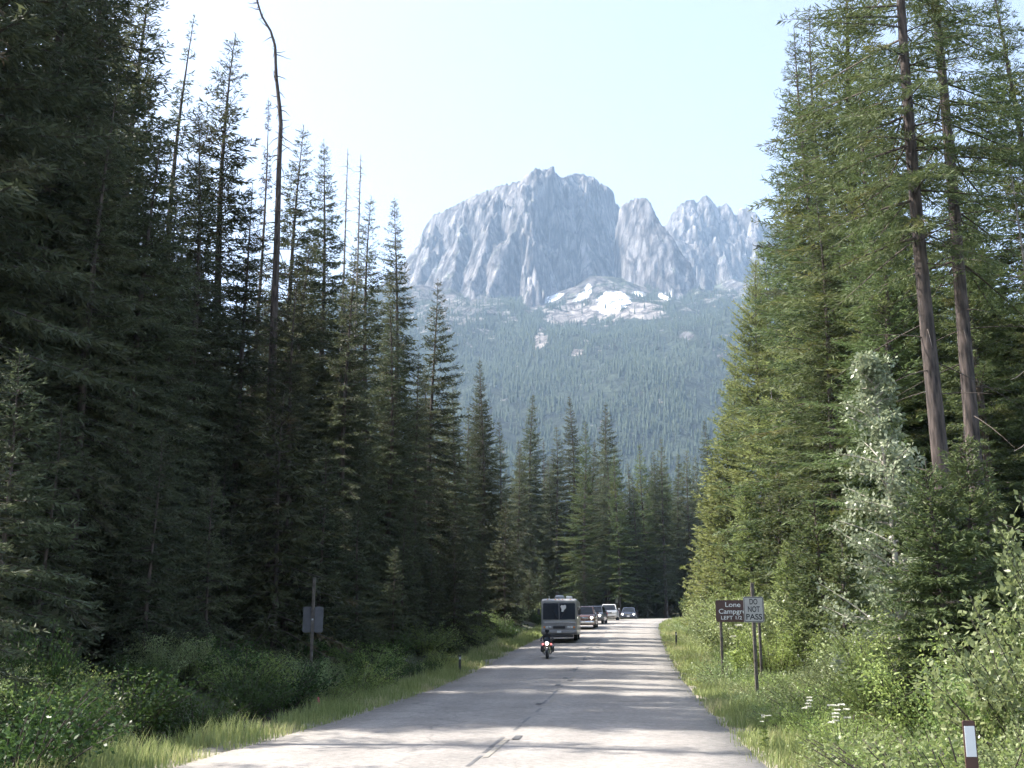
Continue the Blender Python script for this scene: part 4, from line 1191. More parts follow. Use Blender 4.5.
def border(bm, w, h, r, wd, y0, y1):
    o1, o2 = [], []
    for (ww, hh, rr_, lst) in ((w, h, r, o1), (w - 2 * wd, h - 2 * wd, max(r - wd, .005), o2)):
        for (sx, sz, a0) in ((1, 1, 0), (-1, 1, 90), (-1, -1, 180), (1, -1, 270)):
            for k in range(5):
                t = math.radians(a0 + k * 22.5); lst.append((sx * (ww / 2 - rr_) + rr_ * math.cos(t), sz * (hh / 2 - rr_) + rr_ * math.sin(t)))
    A = [bm.verts.new((x, y0, z)) for x, z in o1]; B = [bm.verts.new((x, y0, z)) for x, z in o2]
    n = len(A)
    A2 = [bm.verts.new((x, y1, z)) for x, z in o1]; B2 = [bm.verts.new((x, y1, z)) for x, z in o2]
    for k in range(n):
        j = (k + 1) % n
        bm.faces.new((A[k], A[j], B[j], B[k])); bm.faces.new((A2[k], A2[j], B2[j], B2[k]))
        bm.faces.new((A[k], A[j], A2[j], A2[k])); bm.faces.new((B[k], B[j], B2[j], B2[k]))


def post_box(name, root, x, z0, z1, w, m, y=0.0):
    bm = bmesh.new(); box(bm, (x, y, (z0 + z1) / 2), (w, w, z1 - z0), .008, 1)
    return obj(name, bm, m, root)


# DO NOT PASS
SY = 34.0
pc = P(753.7, 609.5, SY); g0 = gz(pc[0], SY)
sg = empty('road_sign', (pc[0], SY, g0)); tag(sg, 'white DO NOT PASS sign on a dark post at the right verge', 'road sign')
ptop = P(753, 583, SY)[2]
post_box('post', sg, 0, -.5, ptop - g0, .095, M['postwood'], .07)
bm = bmesh.new(); round_rect(bm, .61, .76, .04, -.0, .006); pn = obj('panel', bm, M['sign_white'], sg)
pn.location = (0, 0, pc[2] - g0)
bm = bmesh.new(); border(bm, .58, .73, .035, .016, -.004, -.001); obj('border_line', bm, M['sign_black'], pn)
for t, zz, wd in (('DO', .225, .24), ('NOT', .0, .36), ('PASS', -.225, .48)): lettering(t, .235, M['sign_black'], pn, 0, -.003, zz, wd, .004)
bm = bmesh.new()
for zz in (.3, -.3): lathe(bm, [(-.012, .012), (0, .014)], 8, 'Y', (0, 0, zz))
obj('bolt', bm, M['steel'], pn)
# brown campground sign
SY2 = 39.0
pc = P(740, 611, SY2); g0 = gz(pc[0], SY2)
sg = empty('information_sign', (pc[0], SY2, g0)); tag(sg, 'brown campground sign with white letters, partly behind the DO NOT PASS sign', 'road sign')
m2 = SY2 * 1.022 / F
pw, ph = 46.5 * m2, 20.5 * m2
for px in (721.5, 758.3): post_box('post', sg, (px - 740) * m2, -.5, pc[2] - g0 + ph * .3, .085, M['postwood'], .07)
bm = bmesh.new(); round_rect(bm, pw, ph, .07, 0, .01); pn = obj('panel', bm, M['sign_brown'], sg); pn.location = (0, 0, pc[2] - g0)
lettering('Lone  Fir', .23, M['sign_letter'], pn, (739.3 - 740) * m2, -.003, .21, 27 * m2, .0015)
lettering('Campground', .23, M['sign_letter'], pn, (738.2 - 740) * m2, -.003, -.02, 37 * m2, .0015)
lettering('LEFT 1/2', .17, M['sign_letter'], pn, -(740 - 731.5) * m2, -.003, -.235, 20 * m2, .0015)
# sign on the left seen from behind
SY3 = 34.0
pc = P(313, 619.5, SY3); g0 = gz(pc[0], SY3)
sg = empty('road_sign', (pc[0], SY3, g0)); tag(sg, 'blank grey back of a sign on a thin post at the shaded left verge', 'road sign')
post_box('post', sg, 0, -.5, P(313, 578, SY3)[2] - g0, .085, M['postwood'], -.05)
bm = bmesh.new(); round_rect(bm, .61, .76, .04, 0, .006); pn = obj('panel', bm, M['steel_dull'], sg); pn.location = (0, 0, pc[2] - g0)
bm = bmesh.new(); box(bm, (0, -.097, 0), (.05, .006, .05), .002, 1); b_ = obj('bracket', bm, M['steel'], pn)
# pink survey ribbon on a stake
p_ = P(318, 704, 30); g0 = gz(p_[0], 30)
st = empty('survey_stake', (p_[0], 30, g0)); tag(st, 'short stake with pink ribbon in the grass below the grey sign back', 'stake')
post_box('stake', st, 0, -.3, .45, .03, M['postwood'])
bm = bmesh.new(); slab(bm, [(-.02, -.02, .45), (.03, -.02, .44), (.075, -.03, .2), (.02, -.03, .18), (.0, -.02, .3)], (0, -1, 0), .004)
obj('ribbon', bm, mat('pink_ribbon', (0.8, 0.12, 0.2), .5), st)
# small far sign beyond the bend
p_ = P(617.4, 600, 147); g0 = gz(p_[0], 147)
sg = empty('road_sign', (p_[0], 147, g0)); tag(sg, 'small pale sign far off above the oncoming white car', 'road sign')
post_box('post', sg, 0, -.4, p_[2] - g0 + .3, .09, M['postwood'], .06)
bm = bmesh.new(); round_rect(bm, .62, .86, .04, 0, .006); pn = obj('panel', bm, M['sign_white'], sg); pn.location = (0, 0, p_[2] - g0)
bm = bmesh.new(); border(bm, .6, .84, .035, .05, -.004, -.001); obj('border_line', bm, M['sign_black'], pn)
# marker post near the camera at right: brown with white reflector panel
p_ = P(968.5, 720.5, 9.2); g0 = gz(p_[0], 9.2)
mk = empty('marker_post', (p_[0], 9.2, g0)); tag(mk, 'brown roadside marker post with a white top panel, bottom right corner', 'marker post')
hm = p_[2] - g0
bm = bmesh.new(); slab(bm, [(-.05, 0, -.3), (.05, 0, -.3), (.05, 0, hm - .01), (.04, 0, hm), (-.04, 0, hm), (-.05, 0, hm - .01)], (0, 1, 0), .012)
obj('post', bm, M['post_brown'], mk)
bm = bmesh.new(); box(bm, (0, -.003, hm - .16), (.082, .004, .235), .001, 1); obj('reflector', bm, M['reflector'], mk)
# slim delineators
for (px, yt, Y, lb) in ((460, 655, 47, 'thin dark marker post at the edge of the left verge'), (676, 632, 63, 'thin dark marker post in the pale grass of the right verge')):
    p_ = P(px, yt, Y); g0 = gz(p_[0], Y)
    mk = empty('marker_post', (p_[0], Y, g0)); tag(mk, lb, 'marker post')
    post_box('post', mk, 0, -.3, p_[2] - g0, .10, M['post_dark'])
    bm = bmesh.new(); box(bm, (0, -.053, p_[2] - g0 - .12), (.07, .004, .1), .001, 1); obj('reflector', bm, M['steel'], mk)

# ------------------------------------------------------------------ vehicles
M['glass'] = mat('vehicle_glass', (0.018, 0.022, 0.028), 0.06, 0.0, spec=0.22)
M['glass_blue'] = mat('windshield_glass', (0.02, 0.027, 0.04), 0.08, spec=0.2)
M['rubber'] = mat('tyre_rubber', (0.025, 0.025, 0.026), 0.85)
M['alloy'] = mat('wheel_alloy', (0.45, 0.46, 0.47), 0.35, 0.8)
M['chrome'] = mat('chrome_trim', (0.6, 0.6, 0.6), 0.18, 1.0)
M['blackplastic'] = mat('black_plastic', (0.03, 0.03, 0.032), 0.6)
M['lens'] = mat('lamp_lens', (0.62, 0.63, 0.62), 0.12, 0.2)
M['amber'] = mat('amber_lens', (0.65, 0.22, 0.03), 0.2)
M['redlens'] = mat('red_lens', (0.5, 0.03, 0.025), 0.25)
M['lit'] = lamp_mat('lit_headlamp', (1.0, 0.95, 0.85), 4.5)
M['plate'] = mat('licence_plate', (0.65, 0.66, 0.66), 0.5)


def paint(name, col, metal=0.35): return mat(name, col, 0.32, metal, coat=0.6, var=0.04, scale=2)


def on_road(px, py):
    best = None
    for Y in np.arange(25, 138, .1):
        p = P(px, py, Y); _, idx = road_coord(p[:1], p[1:2]); e = abs(p[2] - (RC[idx[0], 2] + .02))
        if best is None or e < best[0]: best = (e, Y, p, idx[0])
    _, Y, p, i_ = best
    lat, _ = road_coord(p[:1], p[1:2])
    z = RC[i_, 2] - .02 + float(np.interp(lat[0], lats, cross))
    print('on_road', px, py, 'Y', round(Y, 1), 'lat', round(float(lat[0]), 2), 'err', round(best[0], 2))
    t = RT[i_]
    return (p[0], p[1], z), math.atan2(-t[0], t[1])


def wheel(root, x, y, r=.34, w=.22, rim=M['alloy']):
    bm = bmesh.new()
    lathe(bm, [(x - w / 2, r * .62), (x - w / 2 - .004, r * .9), (x - w * .36, r), (x + w * .36, r), (x + w / 2 + .004, r * .9), (x + w / 2, r * .62)], 22, 'X', (0, y, r))
    wh = obj('wheel', bm, M['rubber'], root, 40)
    s_ = 1 if x > 0 else -1
    bm = bmesh.new(); xo = x + s_ * (w / 2)
    lathe(bm, [(xo - s_ * .10, r * .6), (xo + s_ * .008, r * .61), (xo - s_ * .02, r * .5), (xo + s_ * .004, r * .18), (xo + s_ * .01, .001 + r * .08)], 18, 'X', (0, y, r))
    for k in range(5):
        t = 2 * PI * k / 5; box(bm, (xo - s_ * .008, y + math.cos(t) * r * .34, r + math.sin(t) * r * .34), (.03, .06 * r / .34, r * .52), .006, 1, None) if False else None
    obj('rim', bm, rim, wh, 40)
    return wh


def make_car(name, label, col, pos, rz, L=4.7, Wd=1.85, Hh=1.72, hood=1.02, belt=1.05, lit=False, rack=False, pickup=False, chrome=True, metal=.35, glass='glass'):
    root = empty(name, pos, rz); tag(root, label, 'car' if not pickup else 'pickup truck', 'oncoming cars rounding the bend')
    pm = paint(name + '_paint', col, metal)
    y0, y1 = -L / 2, L / 2
    cowl = y0 + L * .27
    # lower body
    def ring(y, ws, zl, zt):
        w_ = Wd / 2 * ws
        return [(-w_ * .90, y, zl), (-w_ * .985, y, zl + .12), (-w_, y, (zl + zt) / 2 + .04), (-w_ * .96, y, zt - .05), (-w_ * .86, y, zt), (w_ * .86, y, zt), (w_ * .96, y, zt - .05), (w_, y, (zl + zt) / 2 + .04), (w_ * .985, y, zl + .12), (w_ * .90, y, zl)]
    bm = bmesh.new()
    loft(bm, [ring(y0, .84, .36, hood - .22), ring(y0 + .07, .93, .28, hood - .12), ring(y0 + .28, .985, .24, hood - .05), ring(y0 + .7, 1, .24, hood), ring(cowl, 1, .24, belt), ring(0, 1.005, .24, belt + .01), ring(y1 - .6, 1, .24, belt + .02), ring(y1 - .15, .98, .26, belt), ring(y1, .92, .34, belt - .1)])
    obj('body', bm, pm, root, 38)
    # cabin
    ye = y1 - .12 if not pickup else y0 + L * .62
    wb, wt = Wd / 2 * .87, Wd / 2 * .70
    ya, yb = cowl + .68, ye - (.35 if not pickup else .15)
    zr = Hh
    bm = bmesh.new()
    def cab(y, w_, z): return [(-w_, y, z), (w_, y, z)]
    base = [(-wb, cowl - .02, belt - .03), (wb, cowl - .02, belt - .03), (wb, ye, belt - .03), (-wb, ye, belt - .03)]
    top = [(-wt, ya, zr - .05), (wt, ya, zr - .05), (wt, yb, zr - .05), (-wt, yb, zr - .05)]
    top2 = [(-wt * .86, ya + .12, zr), (wt * .86, ya + .12, zr), (wt * .86, yb - .1, zr), (-wt * .86, yb - .1, zr)]
    loft(bm, [base, top, top2]); cb_ = obj('cabin', bm, pm, root, 30)
    def lerp3(a_, b_, t): return tuple(a_[k] + (b_[k] - a_[k]) * t for k in range(3))
    def pane(nm, bl, br, tr, tl, ins, nrm):
        A = Vector(bl); B = Vector(br); C = Vector(tr); D = Vector(tl); ctr = (A + B + C + D) / 4
        pts = []
        for p in (A, B, C, D):
            d = (ctr - p); pts.append(p + d.normalized() * ins + Vector(nrm) * .004)
        b_ = bmesh.new(); slab(b_, pts, nrm, .006); return obj(nm, b_, M[glass], root)
    n_f = (Vector(base[1]) - Vector(base[0])).cross(Vector(top[0]) - Vector(base[0])).normalized()
    pane('windshield', base[0], base[1], top[1], top[0], .09, n_f)
    n_r = (Vector(top[2]) - Vector(base[2])).cross(Vector(base[3]) - Vector(base[2])).normalized()
    if n_r.y < 0: n_r = -n_r
    pane('rear_window', base[2], base[3], top[3], top[2], .1, n_r)
    for sx in (-1, 1):
        pa, pb, pc_, pd = (base[0], base[3], top[3], top[0]) if sx < 0 else (base[1], base[2], top[2], top[1])
        nn = (Vector(pb) - Vector(pa)).cross(Vector(pd) - Vector(pa)).normalized()
        if nn.x * sx < 0: nn = -nn
        cuts = (0.02, .40, .70, .97) if not pickup else (.02, .55, .97)
        for c0, c1 in zip(cuts, cuts[1:]):
            pane('side_window', lerp3(pa, pb, c0), lerp3(pa, pb, c1), lerp3(pd, pc_, c1), lerp3(pd, pc_, c0), .07, nn)
        b_ = bmesh.new(); box(b_, (sx * (Wd / 2 + .10), cowl + .42, belt + .10), (.20, .10, .15), .03, 2); obj('mirror', b_, pm, root, 40)
        for yw in (y0 + L * .19, y1 - L * .2): wheel(root, sx * (Wd / 2 - .105), yw)
        # dark wheel arch lips
        b_ = bmesh.new(); hz_ = hood - .27
        box(b_, (sx * Wd * .36, y0 + .045, hz_), (Wd * .19, .16, .155), .05, 3)
        hl = obj('headlight', b_, M['lens'], root, 40)
        if lit:
            b_ = bmesh.new(); lathe(b_, [(y0 - .05, .06), (y0 - .038, .085), (y0 - .02, .09)], 14, 'Y', (sx * Wd * .35, 0, hz_)); obj('bulb', b_, M['lit'], hl)
        b_ = bmesh.new(); box(b_, (sx * Wd * .455, y0 + .16, hz_), (.05, .12, .1), .015, 1); obj('turn_signal', b_, M['amber'], root)
        b_ = bmesh.new(); box(b_, (sx * Wd * .43, y1 - .04, belt - .15), (.2, .09, .3), .03, 2); obj('taillight', b_, M['redlens'], root)
    bm = bmesh.new(); box(bm, (0, y0 + .005, hood - .28), (Wd * .42, .07, .17), .03, 2); gr = obj('grille', bm, M['chrome'] if chrome else M['blackplastic'], root, 40)
    bm = bmesh.new()
    for k in range(4): box(bm, (0, y0 - .033, hood - .335 + k * .036), (Wd * .38, .008, .02), 0)
    obj('grille_opening', bm, M['blackplastic'], gr)
    bm = bmesh.new(); box(bm, (0, y0 - .01, .46), (Wd * .93, .2, .2), .06, 3); obj('bumper', bm, pm if not pickup else M['chrome'], root, 40)
    bm = bmesh.new(); box(bm, (0, y0 + .02, .34), (Wd * .7, .2, .1), .03, 2); obj('air_intake', bm, M['blackplastic'], root)
    bm = bmesh.new(); box(bm, (0, y0 - .116, .47), (.31, .012, .155), .004, 1); obj('licence_plate', bm, M['plate'], root)
    if rack:
        for sx in (-1, 1):
            bm = bmesh.new(); tube(bm, [(sx * wt * .9, ya + .25, zr - .01), (sx * wt * .9, ya + .35, zr + .06), (sx * wt * .9, yb - .25, zr + .06), (sx * wt * .9, yb - .15, zr - .01)], .018, 6); obj('roof_rail', bm, M['blackplastic'], root, 40)
    if pickup:
        bm = bmesh.new(); box(bm, (0, (ye + y1) / 2 + .05, belt + .012), (Wd * .72, y1 - ye - .25, .04), .01, 1); obj('bed_cover', bm, M['blackplastic'], root)
    return root


# --- motorhome
pos, rz = on_road(562, 640.3)
rv = empty('motorhome', pos, rz * .8, .88); tag(rv, 'large grey and silver motorhome with a dark two-pane windshield, first in the oncoming queue', 'motorhome')
rp_ = mat('motorhome_grey_paint', (0.24, 0.235, 0.235), 0.4, 0.15, var=.05, scale=2, coat=.3); rw_ = mat('motorhome_pale_paint', (0.33, 0.33, 0.33), 0.4, var=.05, scale=2, coat=.3); rd_ = mat('motorhome_dark_stripe', (0.13, 0.13, 0.14), .4)
rwhite = mat('roof_unit_white', (0.78, 0.78, 0.76), .5)
Wr, Lr, z0r, z1r = 1.26, 8.0, .42, 2.90


def rvring(y, w_, zl, zt, r=.16):
    out = []
    for (sx, cz, a0) in ((1, zt - r, 0), (-1, zt - r, 90)):
        for k in range(4):
            t = math.radians(a0 + 30 * k); out.append((sx * (w_ - r) + r * math.cos(t), y, cz + r * math.sin(t)))
    out += [(-w_, y, (zl + zt) / 2), (-w_, y, zl + .06), (-w_ + .06, y, zl), (w_ - .06, y, zl), (w_, y, zl + .06), (w_, y, (zl + zt) / 2)]
    return out


bm = bmesh.new()
loft(bm, [rvring(-Lr / 2, Wr - .14, z0r + .1, z1r - .22), rvring(-Lr / 2 + .05, Wr - .05, z0r + .02, z1r - .10), rvring(-Lr / 2 + .16, Wr, z0r, z1r - .03), rvring(-Lr / 2 + .5, Wr, z0r, z1r), rvring(Lr / 2 - .2, Wr, z0r, z1r), rvring(Lr / 2, Wr - .07, z0r + .05, z1r - .08)])
obj('body', bm, rw_, rv, 40)
yf = -Lr / 2
bm = bmesh.new(); slab(bm, [(-Wr + .13, yf - .004, .75), (Wr - .13, yf - .004, .75), (Wr - .13, yf - .004, 1.24), (-Wr + .13, yf - .004, 1.24)], (0, -1, 0), .012); nose = obj('nose_panel', bm, rp_, rv)
bm = bmesh.new(); box(bm, (0, yf - .03, 1.27), (2 * Wr - .27, .05, .035), .01, 1); obj('trim_strip', bm, M['chrome'], rv)
for sx in (-1, 1):
    bm = bmesh.new(); xa, xb = sx * .018, sx * (Wr - .13)
    slab(bm, [(xa, yf - .008, 1.46), (xb, yf - .008, 1.46), (xb, yf - .008, 2.52), (xb - sx * .06, yf - .008, 2.59), (xa, yf - .008, 2.59)], (0, -1, 0), .012)
    ws = obj('windshield', bm, M['glass_blue'], rv)
    bm = bmesh.new(); tube(bm, [(sx * .12, yf - .03, 1.57), (sx * .5, yf - .035, 2.2)], .012, 5); obj('wiper', bm, M['blackplastic'], rv)
    if sx > 0:
        bm = bmesh.new(); slab(bm, [(.10, yf - .022, 2.36), (.16, yf - .022, 2.46), (.30, yf - .022, 2.43), (.42, yf - .022, 2.47), (.50, yf - .022, 2.40), (.48, yf - .022, 2.22), (.36, yf - .022, 2.13), (.30, yf - .022, 1.99), (.16, yf - .022, 2.0), (.18, yf - .022, 2.16)], (0, -1, 0), .003)
        obj('white_shape', bm, rwhite, ws)  # flat white shape set on one windshield pane
    # headlights, indicators, mirrors, wheels, side windows
    for j, (dx, mm_) in enumerate(((.86, M['lens']), (.64, M['lens']))):
        bm = bmesh.new(); box(bm, (sx * dx, yf - .02, .93), (.19, .07, .15), .03, 2); hl = obj('headlight', bm, mm_, rv, 40)
    bm = bmesh.new(); box(bm, (sx * 1.04, yf + .0, .93), (.12, .07, .13), .02, 2); obj('turn_signal', bm, M['amber'], rv)
    bm = bmesh.new(); tube(bm, [(sx * (Wr - .06), yf + .2, 2.35), (sx * (Wr + .12), yf - .12, 2.33), (sx * (Wr + .17), yf - .16, 2.2)], .022, 6); mr = obj('mirror_arm', bm, M['blackplastic'], rv, 40)
    bm = bmesh.new(); box(bm, (sx * (Wr + .17), yf - .14, 1.98), (.20, .12, .42), .05, 3); obj('mirror', bm, M['blackplastic'], mr, 40)
    for yw in (yf + 1.5, Lr / 2 - 2.2): wheel(rv, sx * (Wr - .16), yw, .44, .26)
    for (ya, yb, za, zb_) in ((yf + .35, yf + 1.3, 1.55, 2.35), (yf + 2.4, yf + 3.9, 1.75, 2.35), (yf + 5.0, yf + 6.4, 1.75, 2.35)):
        bm = bmesh.new(); slab(bm, [(sx * (Wr + .001), ya, za), (sx * (Wr + .001), yb, za), (sx * (Wr + .001), yb, zb_), (sx * (Wr + .001), ya, zb_)], (sx, 0, 0), .012); obj('side_window', bm, M['glass'], rv)
    bm = bmesh.new(); slab(bm, [(sx * (Wr + .001), yf + .3, 1.30), (sx * (Wr + .001), Lr / 2 - .1, 1.30), (sx * (Wr + .001), Lr / 2 - .1, 1.44), (sx * (Wr + .001), yf + .3, 1.44)], (sx, 0, 0), .006); obj('side_stripe', bm, rd_, rv)
bm = bmesh.new(); box(bm, (0, yf - .06, .60), (2 * Wr - .06, .26, .24), .07, 3); obj('bumper', bm, rp_, rv, 40)
bm = bmesh.new(); box(bm, (0, yf - .03, .93), (.85, .05, .2), .03, 2); g_ = obj('grille', bm, M['blackplastic'], rv, 40)
bm = bmesh.new(); box(bm, (0, yf - .195, .62), (.31, .012, .155), .004, 1); obj('licence_plate', bm, M['plate'], rv)
bm = bmesh.new(); box(bm, (-.0, yf - .02, .33), (2.0, .3, .2), .04, 1); obj('skirt', bm, M['blackplastic'], rv)
bm = bmesh.new(); box(bm, (0, yf + .03, 2.70), (2.2, .12, .15), .05, 3); obj('cap_visor', bm, rw_, rv, 40)
for k in (-.8, -.25, 0, .25, .8):
    bm = bmesh.new(); box(bm, (k, yf + .02, z1r - .05), (.1, .08, .04), .012, 1); obj('marker_lamp', bm, M['amber'], rv)
bm = bmesh.new(); loft(bm, [[(-.05 - .36 * s_ + .0, 0, 0) for s_ in (1,)] * 0 or [(-.06 + .36 * math.cos(t), yf + 2.2 + .55 * math.sin(t), z1r - .02) for t in np.linspace(0, 2 * PI, 17)[:-1]], [(-.06 + .36 * math.cos(t), yf + 2.2 + .55 * math.sin(t), z1r + .18) for t in np.linspace(0, 2 * PI, 17)[:-1]], [(-.06 + .26 * math.cos(t), yf + 2.2 + .4 * math.sin(t), z1r + .30) for t in np.linspace(0, 2 * PI, 17)[:-1]]])
obj('air_conditioner', bm, mat('roof_unit_grey', (0.34, 0.36, 0.38), .5), rv, 40)
bm = bmesh.new(); box(bm, (.66, yf + 1.6, z1r + .10), (.44, .5, .24), .06, 3); obj('roof_vent', bm, rwhite, rv, 40)
bm = bmesh.new(); tube(bm, [(-.75, yf + 1.2, z1r - .05), (-.77, yf + 1.2, z1r + .22)], .02, 5); obj('roof_antenna', bm, rwhite, rv)

# --- cars behind it
pos, rz = on_road(585.5, 628.0)
make_car('pickup_truck', 'orange-red truck with headlights on, tucked behind the motorhome', (0.11, 0.045, 0.03), pos, rz, 5.0, 1.86, 1.75, 1.06, 1.10, lit=True, pickup=True, metal=.2)
pos, rz = on_road(595.5, 623.6)
make_car('oncoming_car', 'dark grey car with one bright headlight, between the orange truck and the white one', (0.07, 0.075, 0.085), pos, rz, 4.6, 1.82, 1.58, .97, 1.0, lit=True)
pos, rz = on_road(609.3, 620.2); rz *= .5
make_car('oncoming_car', 'white sport utility vehicle second from the back of the oncoming queue', (0.55, 0.54, 0.52), pos, rz, 4.7, 1.92, 1.62, 1.0, 1.02, rack=True, metal=.1)
pos, rz = on_road(629.0, 618.6); rz *= .35
make_car('oncoming_car', 'dark blue-grey car with headlights on, last in the oncoming queue at the bend', (0.045, 0.055, 0.085), pos, rz, 4.5, 1.86, 1.54, .96, .98, lit=True)

# --- motorcycle and rider
pos, rz = on_road(547.3, 658.3)
mc = empty('motorcycle', pos, rz * .5, .8); tag(mc, 'touring motorcycle with lit headlamp and red side lamps, riding ahead of the motorhome', 'motorcycle')
mred = paint('motorcycle_red', (0.28, 0.03, 0.03), .1); mblk = mat('motorcycle_black', (0.025, 0.025, 0.028), .4, coat=.3)


def mwheel(y, r=.32, w=.13):
    bm = bmesh.new(); lathe(bm, [(-w / 2, r * .74), (-w / 2, r * .9), (-w * .28, r * .985), (0, r), (w * .28, r * .985), (w / 2, r * .9), (w / 2, r * .74)], 26, 'X', (0, y, r)); wh = obj('wheel', bm, M['rubber'], mc, 40)
    bm = bmesh.new(); lathe(bm, [(-w / 2 - .006, r * .2), (-w / 2 - .006, r * .72), (-w / 2 + .02, r * .74), (w / 2 - .02, r * .74), (w / 2 + .006, r * .72), (w / 2 + .006, r * .2)], 22, 'X', (0, y, r)); obj('rim', bm, M['alloy'], wh, 40)


mwheel(-.76); mwheel(.76, .32, .16)
for sx in (-1, 1):
    bm = bmesh.new(); tube(bm, [(sx * .11, -.76, .32), (sx * .11, -.52, .92)], .028, 8); obj('fork', bm, M['chrome'], mc, 40)
    bm = bmesh.new(); box(bm, (sx * .30, .72, .56), (.22, .52, .36), .06, 3); obj('saddlebag', bm, mblk, mc, 40)
    bm = bmesh.new(); tube(bm, [(sx * .06, -.47, .98), (sx * .22, -.45, 1.06), (sx * .38, -.28, 1.06)], .016, 7); hb = obj('handlebar', bm, M['chrome'], mc, 40)
    bm = bmesh.new(); tube(bm, [(sx * .30, -.36, 1.06), (sx * .41, -.25, 1.06)], .021, 8); obj('grip', bm, mblk, hb, 40)
    bm = bmesh.new(); box(bm, (sx * .34, -.38, 1.20), (.13, .04, .09), .02, 2); mi = obj('mirror', bm, mblk, mc, 40)
    bm = bmesh.new(); lathe(bm, [(-.66, .03), (-.645, .055), (-.60, .05)], 12, 'Y', (sx * .25, 0, .86)); obj('side_lamp', bm, lamp_mat('red_side_lamp', (1, .08, .05), 1.2), mc, 40)
    bm = bmesh.new(); tube(bm, [(sx * .10, -.2, .3), (sx * .26, -.2, .33), (sx * .28, -.28, .33)], .02, 6); obj('footpeg', bm, M['chrome'], mc)
    bm = bmesh.new(); tube(bm, [(sx * .14, -.12, .34), (sx * .19, .2, .26), (sx * .21, 1.0, .27)], [.03, .04, .045], 8); obj('exhaust', bm, M['chrome'], mc, 40)
    bm = bmesh.new(); tube(bm, [(sx * .19, -.34, .36), (sx * .2, -.36, .72), (sx * .12, -.42, .8)], .018, 6); obj('crash_bar', bm, M['chrome'], mc, 40)
bm = bmesh.new(); loft(bm, [[(.08 * math.cos(t) * 1.0, -.76 + (.35) * math.sin(a_), .32 + (.35) * math.cos(a_)) for t in ()] or [(sx_ * .085, -.76 + r_ * math.sin(a_), .32 + r_ * math.cos(a_)) for sx_, r_ in ((-1, .335), (-1, .36), (0, .385), (1, .36), (1, .335))] for a_ in np.radians([-62, -35, -10, 15, 40, 62])]); obj('front_fender', bm, mblk, mc, 40)
bm = bmesh.new(); box(bm, (0, -.02, .45), (.32, .55, .38), .08, 2); obj('engine', bm, M['alloy'], mc, 40)
bm = bmesh.new(); box(bm, (0, .05, .22), (.2, 1.1, .08), .03, 2); obj('frame', bm, mblk, mc)
bm = bmesh.new(); loft(bm, [[(w_ * math.cos(t), y, zc + hh_ * math.sin(t)) for t in np.linspace(0, 2 * PI, 13)[:-1]] for (y, w_, zc, hh_) in ((-.5, .05, .84, .06), (-.40, .14, .83, .12), (-.2, .17, .82, .13), (.05, .12, .78, .09), (.16, .06, .75, .05))]); obj('fuel_tank', bm, mred, mc, 50)
bm = bmesh.new(); loft(bm, [[(w_ * math.cos(t), y, zc + hh_ * math.sin(t)) for t in np.linspace(0, 2 * PI, 13)[:-1]] for (y, w_, zc, hh_) in ((.05, .08, .72, .04), (.15, .15, .71, .06), (.45, .18, .70, .07), (.75, .17, .76, .07), (.98, .1, .78, .05))]); obj('seat', bm, mblk, mc, 50)
bm = bmesh.new(); lathe(bm, [(-.50, .06), (-.56, .1), (-.63, .105), (-.655, .1)], 18, 'Y', (0, 0, .90)); hl = obj('headlight', bm, M['chrome'], mc, 40)
bm = bmesh.new(); lathe(bm, [(-.656, .098), (-.668, .09), (-.674, .05)], 18, 'Y', (0, 0, .90)); obj('lamp_lens', bm, M['lit'], hl, 40)
bm = bmesh.new(); loft(bm, [[(x * w_, y + .05 * x * x * 4, z) for x in (-.5, -.25, 0, .25, .5)] + [(x * w_, y + .05 * x * x * 4 + .006, z) for x in (.5, .25, 0, -.25, -.5)] for (y, z, w_) in ((-.60, 1.0, .42), (-.54, 1.14, .42), (-.47, 1.26, .30))]); obj('windscreen', bm, M['glass'], mc, 50)

# rider: one continuous skinned body
rd = empty('person', pos, rz * .5, .8); tag(rd, 'rider in dark jacket and black helmet, seated on the motorcycle with hands on the bars', 'person')


def skin_body(name, verts, edges, radii, material, parent, root_i=0, sub=2):
    me = bpy.data.meshes.new(name); me.from_pydata([tuple(v) for v in verts], edges, [])
    o = obj_me(name, me, parent)
    md = o.modifiers.new('skin', 'SKIN'); md.use_smooth_shade = True
    for i_, r_ in enumerate(radii):
        sv = me.skin_vertices[0].data[i_]; sv.radius = (r_, r_) if np.isscalar(r_) else r_; sv.use_root = (i_ == root_i)
    ms = o.modifiers.new('sub', 'SUBSURF'); ms.levels = sub; ms.render_levels = sub
    bpy.context.view_layer.update()
    m2_ = bpy.data.meshes.new_from_object(o.evaluated_get(bpy.context.evaluated_depsgraph_get()))
    o.modifiers.clear(); o.data = m2_; m2_.materials.clear(); m2_.materials.append(material)
    m2_.polygons.foreach_set('use_smooth', np.ones(len(m2_.polygons), bool))
    return o


V_, E_, R_ = [], [], []
def jv(p, r, par=None):
    V_.append(p); R_.append(r)
    if par is not None: E_.append((par, len(V_) - 1))
    return len(V_) - 1


